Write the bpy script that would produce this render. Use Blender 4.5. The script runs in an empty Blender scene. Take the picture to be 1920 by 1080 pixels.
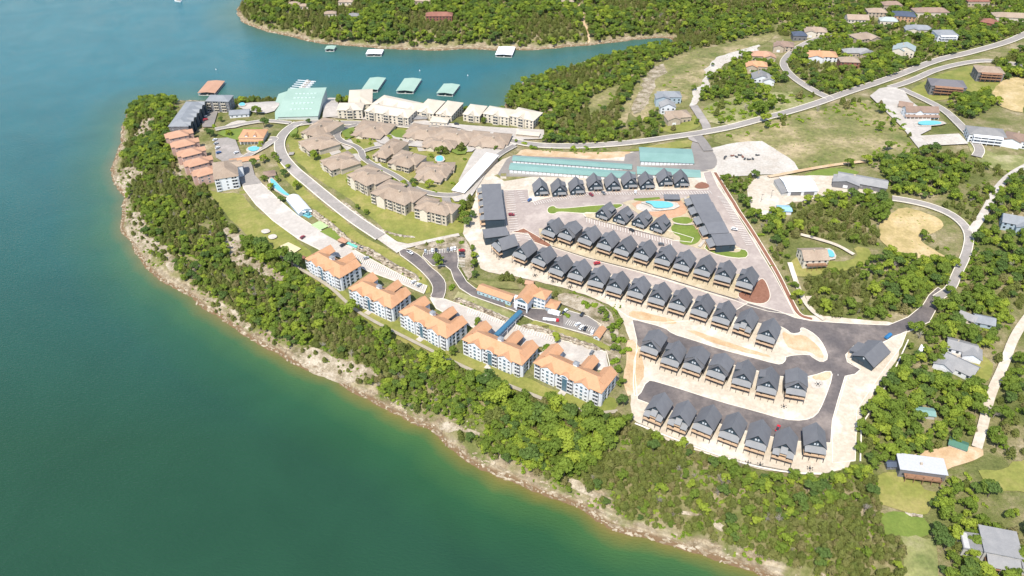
import bpy, math, random
import numpy as np
from mathutils import Vector, Matrix
random.seed(7); RNG = np.random.default_rng(11)
SC = bpy.context.scene; COL = SC.collection
R = math.radians
# ------------------------------------------------------------------ camera, sky, sun, exposure
CAMH, PITCH, FPX = 370.0, R(37.5), 1500.0
cd = bpy.data.cameras.new('camera'); cam = bpy.data.objects.new('camera', cd); COL.objects.link(cam)
cam.location = (0, 0, CAMH); cam.rotation_euler = (R(90) - PITCH, 0, 0)
cd.sensor_width = 36; cd.lens = FPX / 1920 * 36; cd.clip_start = 1; cd.clip_end = 6000
SC.camera = cam
SUN_EL, SUN_AZ = R(58), R(203)      # compass-like: the sun stands behind the camera, to the left
w = bpy.data.worlds.new('World'); SC.world = w; w.use_nodes = True
nt = w.node_tree; bg = nt.nodes['Background']
sky = nt.nodes.new('ShaderNodeTexSky'); sky.sky_type = 'NISHITA'; sky.sun_disc = False
sky.sun_elevation = SUN_EL; sky.sun_rotation = SUN_AZ; sky.altitude = 300
nt.links.new(sky.outputs[0], bg.inputs[0]); bg.inputs[1].default_value = 0.15
sl = bpy.data.lights.new('sun', 'SUN'); sl.energy = 3.9; sl.angle = R(0.6); sl.color = (1.0, 0.95, 0.86)
so = bpy.data.objects.new('sun', sl); COL.objects.link(so)
sdir = Vector((math.sin(SUN_AZ) * math.cos(SUN_EL), math.cos(SUN_AZ) * math.cos(SUN_EL), math.sin(SUN_EL)))
so.rotation_euler = sdir.to_track_quat('Z', 'Y').to_euler(); so.location = (0, 0, 500)
SC.view_settings.view_transform = 'Standard'; SC.view_settings.look = 'None'
SC.view_settings.exposure = 0.8; SC.view_settings.gamma = 1.0
SC.cycles.max_bounces = 5; SC.cycles.diffuse_bounces = 2; SC.cycles.glossy_bounces = 2
# ------------------------------------------------------------------ shoreline and terrain
SP, CP = math.sin(PITCH), math.cos(PITCH)
def rays(uv):
    uv = np.asarray(uv, float).reshape(-1, 2)
    a = (uv[:, 0] - 960) / FPX; b = -(uv[:, 1] - 540) / FPX
    return np.stack([a, CP + b * SP, -SP + b * CP], 1)
def flat(uv, z=0.0):
    d = rays(uv); t = (z - CAMH) / d[:, 2]
    return d[:, :2] * t[:, None]
SHORE = [(1640,1150),(1500,1100),(1425,1077),(1330,1046),(1240,1012),(1130,977),(1060,938),(985,908),(915,878),(855,846),(800,810),
 (740,775),(690,748),(640,724),(560,690),(510,666),(450,624),(400,592),(350,560),(300,525),(262,482),(238,430),(222,380),(208,340),(212,300),
 (226,265),(224,240),(230,212),(250,196),(300,188),(350,186),(440,190),(500,190),(560,188),(610,188),(680,193),(760,202),(840,210),
 (900,214),(945,212),(950,190),(957,170),(985,152),(1030,138),(1075,124),(1120,112),(1170,98),(1215,88),(1262,80),(1262,74),(1240,72),(1180,77),(1105,84),
 (1020,92),(940,94),(860,95),(790,95),(720,91),(650,86),(600,79),(540,69),(490,57),(455,44),(440,28),(444,14),(470,2),(490,-14),(480,-45),(520,-90)]
sh = flat(SHORE)
LAND = np.vstack([sh, [(-150, 2600), (2600, 2600), (2600, -300), (500, -300)]])
def chaikin(p, n=1, closed=True):
    p = np.asarray(p, float)
    for _ in range(n):
        q = np.roll(p, -1, 0) if closed else p[1:]
        a = p if closed else p[:-1]
        r = np.empty((len(a) * 2, 2)); r[0::2] = a * .75 + q * .25; r[1::2] = a * .25 + q * .75
        if not closed: r = np.vstack([p[:1], r, p[-1:]])
        p = r
    return p
def wobble(p, amp, step=4.0, seed=0):
    rng = np.random.default_rng(seed); out = []
    for a, b in zip(p, np.roll(p, -1, 0)):
        n = max(1, int(np.hypot(*(b - a)) / step))
        for k in range(n): out.append(a + (b - a) * k / n)
    out = np.array(out); n = len(out); s = rng.normal(0, 1, (n, 2))
    s = (s + np.roll(s, 1, 0) + np.roll(s, -1, 0)) / 1.7
    L = rng.normal(0, 1, (n, 2)); kk = np.hanning(15)[:, None]; L = np.stack([np.convolve(np.r_[L[-7:, c], L[:, c], L[:7], ][:, ] if False else np.r_[L[-7:, c], L[:, c], L[:7, c]], kk[:, 0], 'valid') for c in (0, 1)], 1)/2.6
    return out + s * amp * .7 + L[:n] * amp * 1.5
LAND[:len(sh)] = LAND[:len(sh)]
LANDW = wobble(chaikin(sh, 1, False), 1.3, 5, 3)
n0 = len(chaikin(sh, 1, False))
LANDW = np.vstack([LANDW[:np.argmin(np.hypot(*(LANDW - sh[-1]).T)) + 1], LAND[len(sh):]])
def inside(poly, pts):
    x, y = pts[:, 0], pts[:, 1]; res = np.zeros(len(pts), bool)
    for (x1, y1), (x2, y2) in zip(poly, np.roll(poly, -1, 0)):
        if y1 == y2: continue
        c = ((y1 > y) != (y2 > y)) & (x < (x2 - x1) * (y - y1) / (y2 - y1) + x1)
        res ^= c
    return res
def segdist(poly, pts, closed=True):
    best = np.full(len(pts), 1e18); q = np.roll(poly, -1, 0) if closed else poly[1:]
    for a, b in zip(poly if closed else poly[:-1], q):
        d = b - a; L = d @ d
        if L < 1e-9: continue
        t = np.clip(((pts - a) @ d) / L, 0, 1); e = pts - a - t[:, None] * d
        best = np.minimum(best, (e * e).sum(1))
    return np.sqrt(best)
ST = 5.0; X0, Y0, NX, NY = -1000.0, 60.0, 401, 329
def sdf(pts):
    d = segdist(LANDW, pts); return np.where(inside(LANDW, pts), d, -d)
gx, gy = np.meshgrid(X0 + ST * np.arange(NX), Y0 + ST * np.arange(NY), indexing='ij')
gp = np.stack([gx.ravel(), gy.ravel()], 1)
SD = sdf(gp)
def ss(t): t = np.clip(t, 0, 1); return t * t * (3 - 2 * t)
def relief(d, x, y):
    und = 1.2 * np.sin(x / 47 + 1.3) * np.cos(y / 61) + .7 * np.sin(x / 23 + y / 31)
    z = 13 * (0.35 * ss(d / 12) + 0.65 * ss((d - 6) / 38)) + .075 * np.clip(d - 60, 0, 330) + und * ss(d / 60)
    return np.where(d > 0, z + .25, np.maximum(-6, d * .14))
HZ = relief(SD, gp[:, 0], gp[:, 1]).reshape(NX, NY); SDG = SD.reshape(NX, NY)
def bil(G, x, y):
    fx = np.clip((np.asarray(x, float) - X0) / ST, 0, NX - 1.001); fy = np.clip((np.asarray(y, float) - Y0) / ST, 0, NY - 1.001)
    i = fx.astype(int); j = fy.astype(int); a = fx - i; b = fy - j
    return np.where(a >= b, G[i, j] * (1 - a) + G[i + 1, j] * (a - b) + G[i + 1, j + 1] * b,
                    G[i, j] * (1 - b) + G[i, j + 1] * (b - a) + G[i + 1, j + 1] * a)
def H(x, y): return bil(HZ, x, y)
def PP(uv, h=0.0):
    d = rays(uv); out = np.zeros((len(d), 2)); zs = np.arange(62 + h, h - 6, -.2)
    for k, r in enumerate(d):
        t = (zs - CAMH) / r[2]; x = r[0] * t; y = r[1] * t
        g = zs - h - np.maximum(H(x, y), 0)
        m = np.argmax(g <= 0) if (g <= 0).any() else len(zs) - 1
        if m > 0 and g[m] < g[m - 1]:
            f = g[m - 1] / (g[m - 1] - g[m]); tt = t[m - 1] + (t[m] - t[m - 1]) * f
        else: tt = t[m]
        out[k] = (r[0] * tt, r[1] * tt)
    return out
def P(u, v, h=0.0): return PP([(u, v)], h)[0]
# ------------------------------------------------------------------ materials
MATS = {}
def new_mat(name):
    m = bpy.data.materials.new(name); m.use_nodes = True; n = m.node_tree
    return m, n, n.nodes['Principled BSDF']
def N(n, t, **k):
    x = n.nodes.new(t)
    for a, b in k.items(): setattr(x, a, b)
    return x
def ramp(n, fac, stops, interp='LINEAR'):
    r = N(n, 'ShaderNodeValToRGB'); r.color_ramp.interpolation = interp
    while len(r.color_ramp.elements) < len(stops): r.color_ramp.elements.new(.5)
    for e, (p, c) in zip(r.color_ramp.elements, stops):
        e.position = p; e.color = (c, c, c, 1) if isinstance(c, (int, float)) else (*c, 1)
    n.links.new(fac, r.inputs[0]); return r.outputs[0]
def noise(n, scale, detail=4, rough=.6, space='geo', dist=0, vec=None):
    t = N(n, 'ShaderNodeTexNoise'); t.inputs['Scale'].default_value = scale; t.inputs['Detail'].default_value = detail
    t.inputs['Roughness'].default_value = rough; t.inputs['Distortion'].default_value = dist
    if vec is None:
        if space == 'geo': vec = N(n, 'ShaderNodeNewGeometry').outputs['Position']
        else: vec = N(n, 'ShaderNodeTexCoord').outputs['Object']
    n.links.new(vec, t.inputs['Vector']); return t.outputs['Fac']
def mix(n, fac, a, b, mode='MIX'):
    m = N(n, 'ShaderNodeMix', data_type='RGBA', blend_type=mode)
    for s, v in ((m.inputs[0], fac), (m.inputs[6], a), (m.inputs[7], b)):
        if isinstance(v, (int, float)): s.default_value = v
        elif isinstance(v, tuple): s.default_value = (*v, 1)
        else: n.links.new(v, s)
    return m.outputs[2]
def bump(n, b, h, dist, strength=1):
    k = N(n, 'ShaderNodeBump'); k.inputs['Distance'].default_value = dist; k.inputs['Strength'].default_value = strength
    n.links.new(h, k.inputs['Height']); n.links.new(k.outputs[0], b.inputs['Normal'])
def mat(name, c1, c2=None, scale=.3, rough=.85, c3=None, fine=0, bmp=0, metal=0, sp=.3, space='geo', lo=.35, hi=.65, mid=.5, objvar=0):
    if name in MATS: return MATS[name]
    m, n, b = new_mat(name); b.inputs['Roughness'].default_value = rough; b.inputs['Metallic'].default_value = metal
    b.inputs['Specular IOR Level'].default_value = sp
    if c2 is None: c2 = tuple(x * .8 for x in c1)
    st = [(lo, c1), (hi, c2)] if c3 is None else [(lo, c1), (mid, c2), (hi, c3)]
    col = ramp(n, noise(n, scale, 6, .65, space), st)
    if fine:
        col = mix(n, fine, col, ramp(n, noise(n, scale * 9, 3, .7, space), [(.3, .25), (.7, 1.0)]), 'MULTIPLY')
    if objvar:
        oi = N(n, 'ShaderNodeObjectInfo').outputs['Random']
        col = mix(n, 1.0, col, ramp(n, oi, [(0, 1 - objvar), (1, 1.0)]), 'MULTIPLY')
    n.links.new(col, b.inputs['Base Color'])
    if bmp: bump(n, b, noise(n, scale * 6, 4, .6, space), bmp)
    MATS[name] = m; return m
def flatm(name, c, rough=.6, metal=0, sp=.4): return mat(name, c, tuple(x * .88 for x in c), .8, rough, metal=metal, sp=sp, space='obj')
# ground
def terrain_mat():
    m, n, b = new_mat('terrain'); b.inputs['Roughness'].default_value = .95; b.inputs['Specular IOR Level'].default_value = .1
    at = N(n, 'ShaderNodeAttribute', attribute_name='shore'); d = at.outputs['Fac']
    base = ramp(n, noise(n, .035, 8, .7), [(.3, (.09, .11, .03)), (.46, (.16, .17, .055)), (.58, (.27, .23, .12)), (.7, (.46, .38, .26))])
    base = mix(n, .5, base, ramp(n, noise(n, .6, 4, .7), [(.3, .35), (.7, 1.0)]), 'MULTIPLY')
    rock = ramp(n, noise(n, .12, 8, .75), [(.3, (.12, .085, .045)), (.42, (.24, .185, .115)), (.55, (.36, .295, .2)), (.7, (.46, .39, .29))])
    # bedding lines follow the contour of the shore
    w1 = N(n, 'ShaderNodeMath', operation='MULTIPLY_ADD'); n.links.new(noise(n, .08, 3, .6), w1.inputs[0]); w1.inputs[1].default_value = 9; n.links.new(d, w1.inputs[2])
    sn = N(n, 'ShaderNodeMath', operation='MULTIPLY'); n.links.new(w1.outputs[0], sn.inputs[0]); sn.inputs[1].default_value = 1.9
    s2 = N(n, 'ShaderNodeMath', operation='SINE'); n.links.new(sn.outputs[0], s2.inputs[0])
    rock = mix(n, .55, rock, ramp(n, s2.outputs[0], [(.0, .55), (.5, 1.0)]), 'MULTIPLY')
    a = N(n, 'ShaderNodeMath', operation='MULTIPLY_ADD'); n.links.new(noise(n, .05, 5, .6), a.inputs[0]); a.inputs[1].default_value = -44; n.links.new(d, a.inputs[2])
    f = ramp(n, a.outputs[0], [(0, 0), (1, 1)]) 
    mp = N(n, 'ShaderNodeMapRange'); n.links.new(a.outputs[0], mp.inputs[0]); mp.inputs[1].default_value = -19; mp.inputs[2].default_value = -13
    col = mix(n, mp.outputs[0], rock, base)
    # wet brown rim just at the water
    mw = N(n, 'ShaderNodeMapRange'); n.links.new(d, mw.inputs[0]); mw.inputs[1].default_value = 1.2; mw.inputs[2].default_value = 3.5
    col = mix(n, mw.outputs[0], (.17, .11, .06), col)
    n.links.new(col, b.inputs['Base Color']); bump(n, b, noise(n, .5, 6, .7), 1.2); return m
def water_mat():
    m, n, b = new_mat('water'); b.inputs['Roughness'].default_value = .12; b.inputs['IOR'].default_value = 1.33
    at = N(n, 'ShaderNodeAttribute', attribute_name='offshore'); d = at.outputs['Fac']
    a = N(n, 'ShaderNodeMath', operation='MULTIPLY_ADD'); n.links.new(noise(n, .03, 4, .6), a.inputs[0]); a.inputs[1].default_value = 12; n.links.new(d, a.inputs[2])
    mp = N(n, 'ShaderNodeMapRange'); n.links.new(a.outputs[0], mp.inputs[0]); mp.inputs[1].default_value = 4; mp.inputs[2].default_value = 62
    col = ramp(n, mp.outputs[0], [(0, (.19, .135, .045)), (.09, (.12, .12, .03)), (.22, (.04, .1, .03)), (.5, (.019, .07, .027)), (1, (.015, .054, .027))])
    # bluer with distance: the sky's grazing reflection painted into the open lake's colour
    m2 = N(n, 'ShaderNodeMapRange'); g = N(n, 'ShaderNodeNewGeometry'); s = N(n, 'ShaderNodeSeparateXYZ'); n.links.new(g.outputs['Position'], s.inputs[0])
    n.links.new(s.outputs[1], m2.inputs[0]); m2.inputs[1].default_value = 330; m2.inputs[2].default_value = 900
    blue = mix(n, mp.outputs[0], (.05, .11, .08), (.02, .11, .125))
    col = mix(n, m2.outputs[0], col, blue)
    col = mix(n, .25, col, ramp(n, noise(n, .012, 3, .5, dist=1.5), [(.35, .6), (.65, 1.0)]), 'MULTIPLY')
    n.links.new(col, b.inputs['Base Color'])
    mpn = N(n, 'ShaderNodeMapping'); mpn.inputs['Rotation'].default_value = (0, 0, .5); mpn.inputs['Scale'].default_value = (1, 2.6, 1)
    n.links.new(g.outputs['Position'], mpn.inputs[0])
    w = noise(n, .35, 5, .6, vec=mpn.outputs[0]); bump(n, b, w, .8, .6)
    n.links.new(ramp(n, noise(n, .02, 3, .6, dist=1), [(.35, .06), (.7, .22)]), b.inputs['Roughness']); return m
def leafmat(name, stops, sc=.5, dark=.7):
    stops = [(a, tuple(min(.6, v*1.28) for v in c)) for a, c in stops]
    m, n, b = new_mat(name); b.inputs['Roughness'].default_value = .75; b.inputs['Specular IOR Level'].default_value = .15
    oi = N(n, 'ShaderNodeObjectInfo').outputs['Random']
    col = ramp(n, oi, stops)
    g = N(n, 'ShaderNodeNewGeometry')
    col = mix(n, .5, col, ramp(n, noise(n, sc, 2, .5), [(.35, dark), (.65, 1.0)]), 'MULTIPLY')
    col = mix(n, .35, col, ramp(n, g.outputs['Random Per Island'], [(0, .62), (1, 1.0)]), 'MULTIPLY')
    n.links.new(col, b.inputs['Base Color'])
    tr = N(n, 'ShaderNodeBsdfTranslucent'); n.links.new(col, tr.inputs[0]); ms = N(n, 'ShaderNodeMixShader'); ms.inputs[0].default_value = .42
    n.links.new(b.outputs[0], ms.inputs[1]); n.links.new(tr.outputs[0], ms.inputs[2])
    n.links.new(ms.outputs[0], n.nodes['Material Output'].inputs[0]); return m
M_leaf = leafmat('broad_leaves', [(0, (.12, .175, .028)), (.25, (.16, .22, .032)), (.5, (.14, .195, .035)), (.75, (.21, .275, .035)), (1, (.29, .34, .045))])
M_dark = leafmat('dark_leaves', [(0, (.085, .14, .035)), (.5, (.105, .16, .04)), (1, (.13, .19, .04))])
M_ced = leafmat('cedar_leaves', [(0, (.125, .15, .035)), (.35, (.155, .17, .045)), (.7, (.17, .195, .045)), (1, (.22, .19, .08))])
M_shr = leafmat('shrub_leaves', [(0, (.14, .22, .025)), (.5, (.2, .29, .03)), (1, (.28, .35, .045))])
M_bare = flatm('bare_wood', (.3, .26, .22), .9)
M_trunk = flatm('bark', (.13, .1, .075), .9)
M_terrain = terrain_mat(); M_water = water_mat()
M_lawn = mat('lawn', (.14, .165, .032), (.215, .215, .05), .05, .95, (.33, .27, .1), fine=.35, lo=.3, hi=.75)
M_bright = mat('mown_lawn', (.12, .17, .028), (.17, .215, .04), .08, .95, fine=.3)
M_dry = mat('dry_grass', (.135, .155, .04), (.23, .21, .08), .03, .95, (.42, .33, .19), fine=.6, lo=.32, hi=.66)
M_straw = mat('straw', (.3, .24, .09), (.45, .34, .16), .05, .95, (.55, .43, .25), fine=.4, lo=.32, hi=.7)
M_scrub = mat('scrub_ground', (.12, .15, .04), (.24, .24, .09), .05, .95, (.45, .38, .24), fine=.45, lo=.32, hi=.75)
M_gravel = mat('gravel', (.56, .49, .4), (.47, .4, .31), .05, .95, (.62, .56, .47), fine=.3)
M_gravelY = mat('yellow_gravel', (.49, .41, .275), (.41, .335, .22), .08, .95, (.54, .46, .33), fine=.3)
M_white = mat('white_gravel', (.54, .5, .44), (.44, .385, .32), .06, .95, fine=.4)
M_rockg = mat('bare_limestone', (.15, .13, .06), (.33, .27, .185), .12, .95, (.48, .41, .31), fine=.6, lo=.35, hi=.62, bmp=.6)
M_dirt = mat('orange_dirt', (.43, .28, .15), (.48, .34, .2), .1, .95, (.55, .43, .29), fine=.3)
M_mulch = mat('mulch', (.2, .09, .055), (.27, .13, .085), .5, .95, fine=.4)
M_concrete = mat('concrete', (.46, .415, .365), (.4, .36, .315), .06, .9, (.51, .465, .41), fine=.22)
M_paleroad = mat('pale_asphalt', (.3, .27, .245), (.26, .235, .21), .05, .9, (.35, .31, .28), fine=.25)
M_pinkroad = mat('pinkish_paving', (.37, .31, .27), (.32, .265, .235), .045, .9, (.42, .355, .31), fine=.22)
M_newroad = mat('fresh_asphalt', (.105, .092, .09), (.135, .115, .108), .05, .85, (.24, .2, .175), fine=.35, lo=.36, hi=.68)
M_grey = mat('grey_asphalt', (.25, .225, .2), (.2, .18, .165), .08, .9, fine=.2)
M_kerb = mat('kerb', (.66, .6, .5), (.58, .52, .42), .3, .9)
M_paint = mat('line_paint', (.8, .77, .7), (.65, .6, .52), .8, .8)
M_sand = mat('sand', (.52, .45, .28), (.47, .4, .25), .3, .95)
M_brick = mat('brick_paving', (.42, .24, .14), (.48, .3, .19), .3, .9, fine=.25)
M_path = mat('path', (.37, .32, .25), (.31, .27, .2), .15, .95, fine=.3)
# ------------------------------------------------------------------ mesh helpers
def setp(o, label=None, cat=None, group=None, kind=None):
    if label: o['label'] = label
    if cat: o['category'] = cat
    if group: o['group'] = group
    if kind: o['kind'] = kind
    return o
class MB:
    def __init__(s): s.v = []; s.f = []; s.m = []
    def add(s, vs, fs, mi=0):
        k = len(s.v); s.v += [tuple(map(float, p)) for p in vs]; s.f += [tuple(i + k for i in f) for f in fs]; s.m += [mi] * len(fs)
    def box(s, x0, x1, y0, y1, z0, z1, mi=0):
        s.add([(x0,y0,z0),(x1,y0,z0),(x1,y1,z0),(x0,y1,z0),(x0,y0,z1),(x1,y0,z1),(x1,y1,z1),(x0,y1,z1)],
              [(3,2,1,0),(4,5,6,7),(0,1,5,4),(1,2,6,5),(2,3,7,6),(3,0,4,7)], mi)
    def slab(s, quad, th, mi=0):      # planar polygon thickened downwards
        n = len(quad); q = [tuple(p) for p in quad]; b = [(p[0], p[1], p[2] - th) for p in quad]
        s.add(q + b, [tuple(range(n)), tuple(range(2*n-1, n-1, -1))] + [(i, i + n, (i+1) % n + n, (i+1) % n) for i in range(n)], mi)
    def gable(s, x0, x1, y0, y1, ze, zr, axis='y', ov=.5, th=.25, mi=0):   # two roof slabs, ridge along axis
        if axis == 'x':
            k = MB(); k.gable(y0, y1, x0, x1, ze, zr, 'y', ov, th)
            s.add([(y, x, z) for x, y, z in k.v], [tuple(reversed(f)) for f in k.f], mi); return
        xm = (x0 + x1) / 2; sl = (zr - ze) / (xm - x0); e = ze - ov * sl
        for sx, xe in ((-1, x0 - ov), (1, x1 + ov)):
            q = [(xe, y0 - ov, e), (xm, y0 - ov, zr), (xm, y1 + ov, zr), (xe, y1 + ov, e)]
            if sx < 0: q = q[::-1]
            q = [(p[0], p[1], p[2] + th) for p in q]
            s.slab(q if sx > 0 else q, th, mi)
    def gwall(s, x0, x1, y0, y1, z0, ze, zr, axis='y', mi=0):   # walls with pointed ends
        if axis == 'x':
            k = MB(); k.gwall(y0, y1, x0, x1, z0, ze, zr)
            s.add([(y, x, z) for x, y, z in k.v], [tuple(reversed(f)) for f in k.f], mi); return
        xm = (x0 + x1) / 2
        s.add([(x0,y0,z0),(x1,y0,z0),(x1,y0,ze),(xm,y0,zr),(x0,y0,ze),(x0,y1,z0),(x1,y1,z0),(x1,y1,ze),(xm,y1,zr),(x0,y1,ze)],
              [(0,1,2,3,4),(9,8,7,6,5),(1,6,7,2),(5,0,4,9),(4,3,8,9),(3,2,7,8)], mi)
    def hip(s, x0, x1, y0, y1, ze, zr, ov=.5, th=.25, mi=0):
        x0 -= ov; x1 += ov; y0 -= ov; y1 += ov; w, d = x1 - x0, y1 - y0
        if w >= d: r0, r1 = (x0 + d/2, (y0+y1)/2, zr), (x1 - d/2, (y0+y1)/2, zr)
        else: r0, r1 = ((x0+x1)/2, y0 + w/2, zr), ((x0+x1)/2, y1 - w/2, zr)
        v = [(x0,y0,ze-th),(x1,y0,ze-th),(x1,y1,ze-th),(x0,y1,ze-th),(x0,y0,ze),(x1,y0,ze),(x1,y1,ze),(x0,y1,ze),r0,r1]
        f = [(3,2,1,0),(0,1,5,4),(1,2,6,5),(2,3,7,6),(3,0,4,7)]
        f += [(4,5,9,8),(5,6,9),(6,7,8,9),(7,4,8)] if w >= d else [(4,5,8),(5,6,9,8),(6,7,9),(7,4,8,9)]
        s.add(v, f, mi)
    def tube(s, a, b, r, n=6, r2=None, mi=0):
        a = Vector(a); b = Vector(b); d = (b - a).normalized(); r2 = r if r2 is None else r2
        u = d.orthogonal().normalized(); w_ = d.cross(u); v = []
        for c, rr in ((a, r), (b, r2)):
            for k in range(n):
                t = 2 * math.pi * k / n; v.append(c + (u * math.cos(t) + w_ * math.sin(t)) * rr)
        s.add(v, [(k, (k+1) % n, (k+1) % n + n, k + n) for k in range(n)] + [tuple(range(n-1, -1, -1)), tuple(range(n, 2*n))], mi)
    def mesh(s, name, mats):
        me = bpy.data.meshes.new(name); me.from_pydata(s.v, [], s.f)
        for m in (mats if isinstance(mats, (list, tuple)) else [mats]): me.materials.append(m)
        if any(s.m): me.polygons.foreach_set('material_index', s.m)
        me.update(); return me
    def obj(s, name, mats, parent=None, loc=(0,0,0), rz=0):
        return place(name, s.mesh(name, mats), parent, loc, rz)
def place(name, me, parent=None, loc=(0,0,0), rz=0, scale=None):
    o = bpy.data.objects.new(name, me); COL.objects.link(o); o.location = loc; o.rotation_euler = (0, 0, rz)
    if scale: o.scale = scale
    if parent: o.parent = parent
    return o
def empty(name, loc, rz, label, cat, group=None):
    o = bpy.data.objects.new(name, None); COL.objects.link(o); o.location = loc; o.rotation_euler = (0, 0, rz)
    o.empty_display_size = .5; return setp(o, label, cat, group)
def copy_tree(o, parent=None):
    c = o.copy(); COL.objects.link(c); c.parent = parent
    for ch in o.children: copy_tree(ch, c)
    return c
# ------------------------------------------------------------------ terrain and water meshes
def grid_mesh(name, G, x0, y0, st, nx, ny, attr, vals, m):
    xs, ys = np.meshgrid(x0 + st*np.arange(nx), y0 + st*np.arange(ny), indexing='ij')
    co = np.stack([xs, ys, G], -1).reshape(-1, 3)
    i, j = np.meshgrid(np.arange(nx-1), np.arange(ny-1), indexing='ij'); a = (i*ny + j).ravel()
    t = np.stack([np.stack([a, a+ny, a+ny+1], 1), np.stack([a, a+ny+1, a+1], 1)], 1).reshape(-1, 3)
    me = bpy.data.meshes.new(name); me.vertices.add(len(co)); me.vertices.foreach_set('co', co.ravel())
    me.loops.add(t.size); me.loops.foreach_set('vertex_index', t.ravel().astype('i'))
    me.polygons.add(len(t)); me.polygons.foreach_set('loop_start', np.arange(0, t.size, 3, dtype='i'))
    me.polygons.foreach_set('use_smooth', np.ones(len(t), bool))
    me.update(); at = me.attributes.new(attr, 'FLOAT', 'POINT'); at.data.foreach_set('value', np.asarray(vals, 'f').ravel())
    me.materials.append(m); return place(name, me)
setp(grid_mesh('ground', HZ, X0, Y0, ST, NX, NY, 'shore', SD, M_terrain), 'wooded limestone ground of the lake peninsula', 'ground', kind='structure')
wx, wy = np.meshgrid(-1500 + 10*np.arange(301), -300 + 10*np.arange(281), indexing='ij')
wd = -sdf(np.stack([wx.ravel(), wy.ravel()], 1))
setp(grid_mesh('water', np.zeros_like(wx), -1500, -300, 10, 301, 281, 'offshore', wd, M_water), 'green lake water turning blue farther out', 'lake', kind='structure')
# ------------------------------------------------------------------ draped sheets
LAYER = [0]; CLEAR = []
def clip(poly, tri):
    out = poly
    for k in range(3):
        a = tri[k]; b = tri[(k+1) % 3]; res = []; ex, ey = b[0]-a[0], b[1]-a[1]
        if not out: return out
        sd = [ex*(p[1]-a[1]) - ey*(p[0]-a[0]) for p in out]
        for q in range(len(out)):
            p0, p1, s0, s1 = out[q-1], out[q], sd[q-1], sd[q]
            if (s0 >= 0) != (s1 >= 0):
                t = s0/(s0-s1); res.append((p0[0]+(p1[0]-p0[0])*t, p0[1]+(p1[1]-p0[1])*t))
            if s1 >= 0: res.append(p1)
        out = res
    return out
def drape(poly, dz):
    poly = np.asarray(poly, float); vs = []; fs = []
    i0, j0 = ((poly.min(0) - (X0, Y0)) // ST).astype(int); i1, j1 = ((poly.max(0) - (X0, Y0)) // ST).astype(int)
    i0 = max(i0, 0); j0 = max(j0, 0); i1 = min(i1, NX-2); j1 = min(j1, NY-2)
    if i1 < i0 or j1 < j0: return vs, fs
    ii, jj = np.meshgrid(np.arange(i0, i1+2), np.arange(j0, j1+2), indexing='ij')
    ins = inside(poly, np.stack([X0+ST*ii.ravel(), Y0+ST*jj.ravel()], 1)).reshape(ii.shape)
    edge = set()
    for a, b in zip(poly, np.roll(poly, -1, 0)):
        n = int(np.hypot(*(b-a))/.25) + 2; t = np.linspace(0, 1, n)[:, None]; q = a + (b-a)*t
        c = ((q - (X0, Y0))//ST).astype(int)
        edge.update(map(tuple, c))
    pl = [tuple(p) for p in poly]
    for i in range(i0, i1+1):
        for j in range(j0, j1+1):
            e = (i, j) in edge
            if not e and not ins[i-i0, j-j0]: continue
            x, y = X0+ST*i, Y0+ST*j
            for tr, ij in ((((x,y),(x+ST,y),(x+ST,y+ST)), ((i,j),(i+1,j),(i+1,j+1))), (((x,y),(x+ST,y+ST),(x,y+ST)), ((i,j),(i+1,j+1),(i,j+1)))):
                c = clip(pl, tr) if e else list(tr)
                if len(c) < 3: continue
                k = len(vs); z = H([p[0] for p in c], [p[1] for p in c])
                vs += [(p[0], p[1], float(q)+dz) for p, q in zip(c, z)]; fs.append(tuple(range(k, k+len(c))))
    return vs, fs
def ribbon_poly(line, w):
    line = np.asarray(line, float); t = np.gradient(line, axis=0); t /= np.hypot(*t.T)[:, None] + 1e-9
    nn = np.stack([-t[:, 1], t[:, 0]], 1); return np.vstack([line + nn*w/2, (line - nn*w/2)[::-1]])
def sheet(name, px, m, label, smooth=1, wob=0, kerb=0, world=None, clear=True, cat=None):
    LAYER[0] += 1; dz = .03 + .012*LAYER[0]
    p = np.asarray(world, float) if world is not None else PP(px)
    if smooth: p = chaikin(p, smooth)
    if wob: p = wobble(p, wob, 3.5, LAYER[0])
    vs, fs = drape(p, dz); me = bpy.data.meshes.new(name); me.from_pydata(vs, [], fs); me.materials.append(m)
    o = place(name, me); setp(o, label, cat or name.replace('_', ' '), kind='structure')
    if clear: CLEAR.append(p)
    if kerb: kerb_line(p, kerb, dz, True, label)
    return p
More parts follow.
